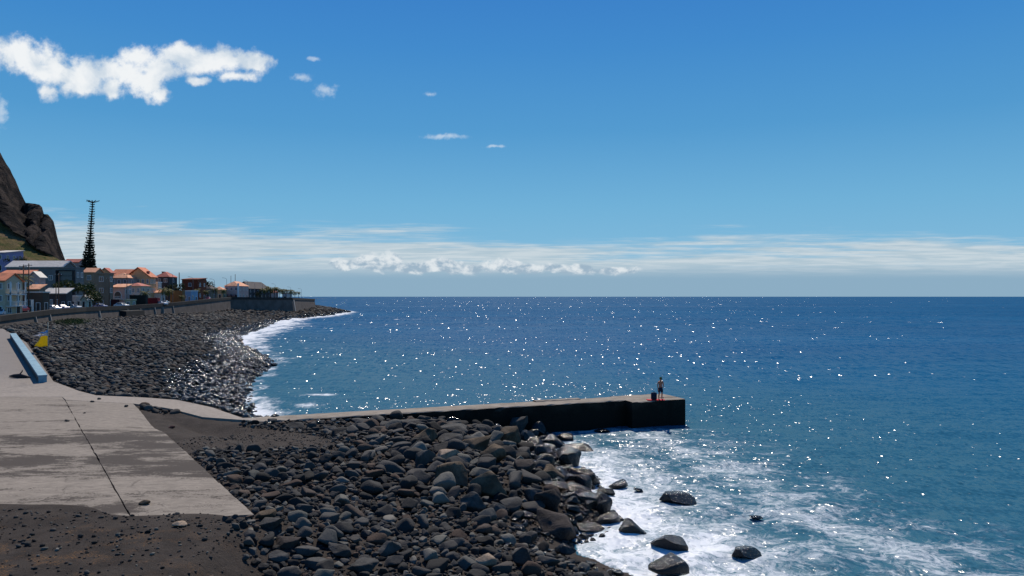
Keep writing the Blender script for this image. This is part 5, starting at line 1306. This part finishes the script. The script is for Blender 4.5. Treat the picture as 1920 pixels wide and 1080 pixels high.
x, y = Q(36, 714, 2.6); z = float(zslab(x, y)); dw = empty('driftwood', (x, y, z), label='dark piece of driftwood on the concrete left of the blue wall', cat='driftwood')
mb = MB(); mb.tube([(-1.0, .2, .12), (-.5, .05, .17), (.1, -.05, .20), (.7, -.15, .12), (1.15, -.2, .05)], [.06, .15, .19, .12, .04], 7); mb.build('trunk_piece', plain('wet_dark_wood', (.022, .02, .024), .7, .4, 4), dw, True)
mb = MB(); mb.tube([(0, 0, .25), (.2, .1, .55), (.25, .05, .7)], [.07, .05, .02], 6); mb.build('broken_branch', plain('wet_dark_wood', (.022, .02, .024), .7, .4, 4), dw, True)
# ------------------------------------------------------------------ person on the pier
Yp_ = 58.15; xp = (1238.5 - CX) / F * Yp_; zp = 2.055
skin = plain('tanned_skin', (0.42, 0.15, 0.085), .55, .08, 6); navy = plain('navy_cloth', (.012, .016, .035), .9, .2, 6)
per = empty('person', (xp, Yp_, zp), math.radians(15), label='person standing near the end of the pier, bare back, navy shorts and green cap', cat='person')
def skinned(name, nodes, edges, m, parent, sub=2):
    me = bpy.data.meshes.new(name); me.from_pydata([n[:3] for n in nodes], edges, []); me.update(); o = link(name, me, parent, m)
    sk = o.modifiers.new('skin', 'SKIN'); sk.use_smooth_shade = True
    for v, n in zip(me.skin_vertices[0].data, nodes): v.radius = (n[3], n[4] if len(n) > 4 else n[3])
    me.skin_vertices[0].data[0].use_root = True
    sb = o.modifiers.new('sub', 'SUBSURF'); sb.levels = sub; sb.render_levels = sub; return o
nd = [(0, 0, .93, .15, .11), (0, .02, 1.10, .125, .09), (0, .0, 1.28, .155, .105), (0, -.02, 1.42, .11, .08), (0, -.03, 1.49, .055, .055), (0, -.05, 1.57, .075, .085), (0, -.05, 1.67, .085, .10), (0, -.05, 1.74, .05, .06)]
ed = [(0, 1), (1, 2), (2, 3), (3, 4), (4, 5), (5, 6), (6, 7)]
def chain(start, pts_):
    p = start
    for q in pts_: nd.append(q); ed.append((p, len(nd) - 1)); p = len(nd) - 1
    return p
for sg in (-1, 1):
    f = chain(0, [(sg * .10, .0, .82, .088), (sg * .12, -.02, .50, .06), (sg * .13, .03, .30, .055), (sg * .13, .05, .09, .038)]); chain(f, [(sg * .14, -.06, .035, .038, .03), (sg * .145, -.15, .02, .03, .02)])
h = chain(3, [(-.19, -.01, 1.40, .06), (-.29, -.08, 1.14, .042), (-.33, -.22, .93, .033), (-.34, -.26, .86, .034, .02)])
for k, (dx_, L) in enumerate(((-.03, .075), (-.01, .085), (.012, .08), (.032, .06))): chain(h, [(-.34 + dx_, -.28, .82, .010), (-.34 + dx_ * 1.2, -.285, .82 - L * .5, .009), (-.34 + dx_ * 1.2, -.27, .82 - L, .007)])
chain(h, [(-.30, -.285, .85, .011), (-.285, -.30, .81, .009)])
h = chain(3, [(.19, -.01, 1.40, .06), (.27, .06, 1.15, .042), (.17, -.12, 1.02, .034), (.12, -.19, 1.0, .032, .02)])
for k, (dz, L) in enumerate(((.03, .06), (.012, .07), (-.008, .065), (-.028, .05))): chain(h, [(.09, -.21, 1.0 + dz, .010), (.06, -.22, 1.0 + dz, .009), (.045, -.20, 1.0 + dz, .007)])
chain(h, [(.11, -.20, 1.05, .011), (.09, -.22, 1.07, .009)])
body = skinned('body', nd, ed, skin, per)
nd2 = [(0, 0, .95, .165, .125), (-.10, 0, .80, .115), (-.12, -.01, .58, .098), (.10, 0, .80, .115), (.12, -.01, .58, .098), (0, .01, 1.03, .15, .112)]
skinned('shorts', nd2, [(0, 1), (1, 2), (0, 3), (3, 4), (0, 5)], navy, per)
mb = MB(); bmesh.ops.create_uvsphere(mb.bm, u_segments=14, v_segments=8, radius=.112, matrix=Matrix.Translation((0, -.045, 1.70)) @ Matrix.Diagonal((1, 1.1, .85, 1)))
bmesh.ops.create_cone(mb.bm, cap_ends=True, segments=12, radius1=.09, radius2=.085, depth=.015, matrix=Matrix.Translation((0, -.14, 1.69))); mb.build('cap', plain('olive_green_cap', (.045, .09, .03), .9, .2, 5), per, True)
mb = MB(); bmesh.ops.create_uvsphere(mb.bm, u_segments=12, v_segments=8, radius=.102, matrix=Matrix.Translation((0, -.02, 1.645)) @ Matrix.Diagonal((.95, .85, .8, 1))); mb.build('hair', plain('dark_hair', (.015, .012, .01), .8, .2, 5), per, True)
for sx_ in (-.032, .032): mb = MB(); bmesh.ops.create_uvsphere(mb.bm, u_segments=8, v_segments=6, radius=.011, matrix=Matrix.Translation((sx_, -.138, 1.645))); mb.build('eye', M_BLACK, per, True)
mb = MB(); mb.tube([(0, -.14, 1.64), (0, -.165, 1.605)], [.012, .018], 6); mb.build('nose', skin, per, True)
mb = MB(); mb.box(-.024, .024, -.137, -.128, 1.568, 1.577); mb.build('mouth', plain('lips', (.22, .06, .05), .5, .1, 5), per)
for sg in (-1, 1):
    mb = MB(); mb.box(sg * .14 - .055, sg * .14 + .055, -.20, .10, -.002, .035, .012); mb.build('shoe', plain('red_shoe', (.42, .02, .03), .7, .2, 5), per)
bag = empty('backpack', (xp - .52, Yp_ - .02, zp + .03), label='dark rucksack standing on a red towel beside the person', cat='backpack')
mb = MB(); mb.box(-.22, .22, -.14, .14, 0, .55, .07); mb.build('bag_body', navy, bag, True)
mb = MB(); mb.box(-.16, .16, -.22, -.142, .06, .30, .03); mb.build('front_pocket', navy, bag, True)
mb = MB(); mb.tube([(-.05, 0, .54), (-.04, 0, .64), (.04, 0, .64), (.05, 0, .54)], .014, 6); mb.build('handle', navy, bag, True)
for sg in (-1, 1): mb = MB(); mb.tube([(sg * .11, .14, .50), (sg * .12, .22, .34), (sg * .12, .15, .08)], .02, 6); mb.build('strap', navy, bag, True)
tw = MB(); rr_ = random.Random(3)
for a in range(8):
    for b in range(5):
        pass
VV = []; FF = []
for a in range(13):
    for b in range(8): VV.append((-.62 + a * .115, -.36 + b * .1, .018 + .010 * math.sin(a * 1.7 + b)))
for a in range(12):
    for b in range(7): i0 = a * 8 + b; FF.append((i0, i0 + 8, i0 + 9, i0 + 1))
o = link('towel', npmesh('towel', VV, FF), None, plain('red_towel', (.45, .03, .04), .95, .2, 5)); o.location = (xp - .45, Yp_, zp - .002); tag(o, 'red towel spread on the pier under the rucksack', 'towel')
so = o.modifiers.new('t', 'SOLIDIFY'); so.thickness = .012
for px, lab in ((1263, 'dark fishing rod lying on the pier right of the person'),):
    x = (px - CX) / F * 59.0; o = empty('fishing_rod', (x, 59.0, zp + .02), label=lab, cat='fishing rod')
    mb = MB(); mb.tube([(-1.1, .1, .03), (.2, .5, .02), (1.4, 1.2, .02)], [.022, .012, .005], 6); mb.build('rod', M_BLACK, o, True)
    mb = MB(); mb.tube([(-.8, .14, .03), (-.8, .24, .06)], .045, 10); mb.build('reel', M_STEEL, o, True)
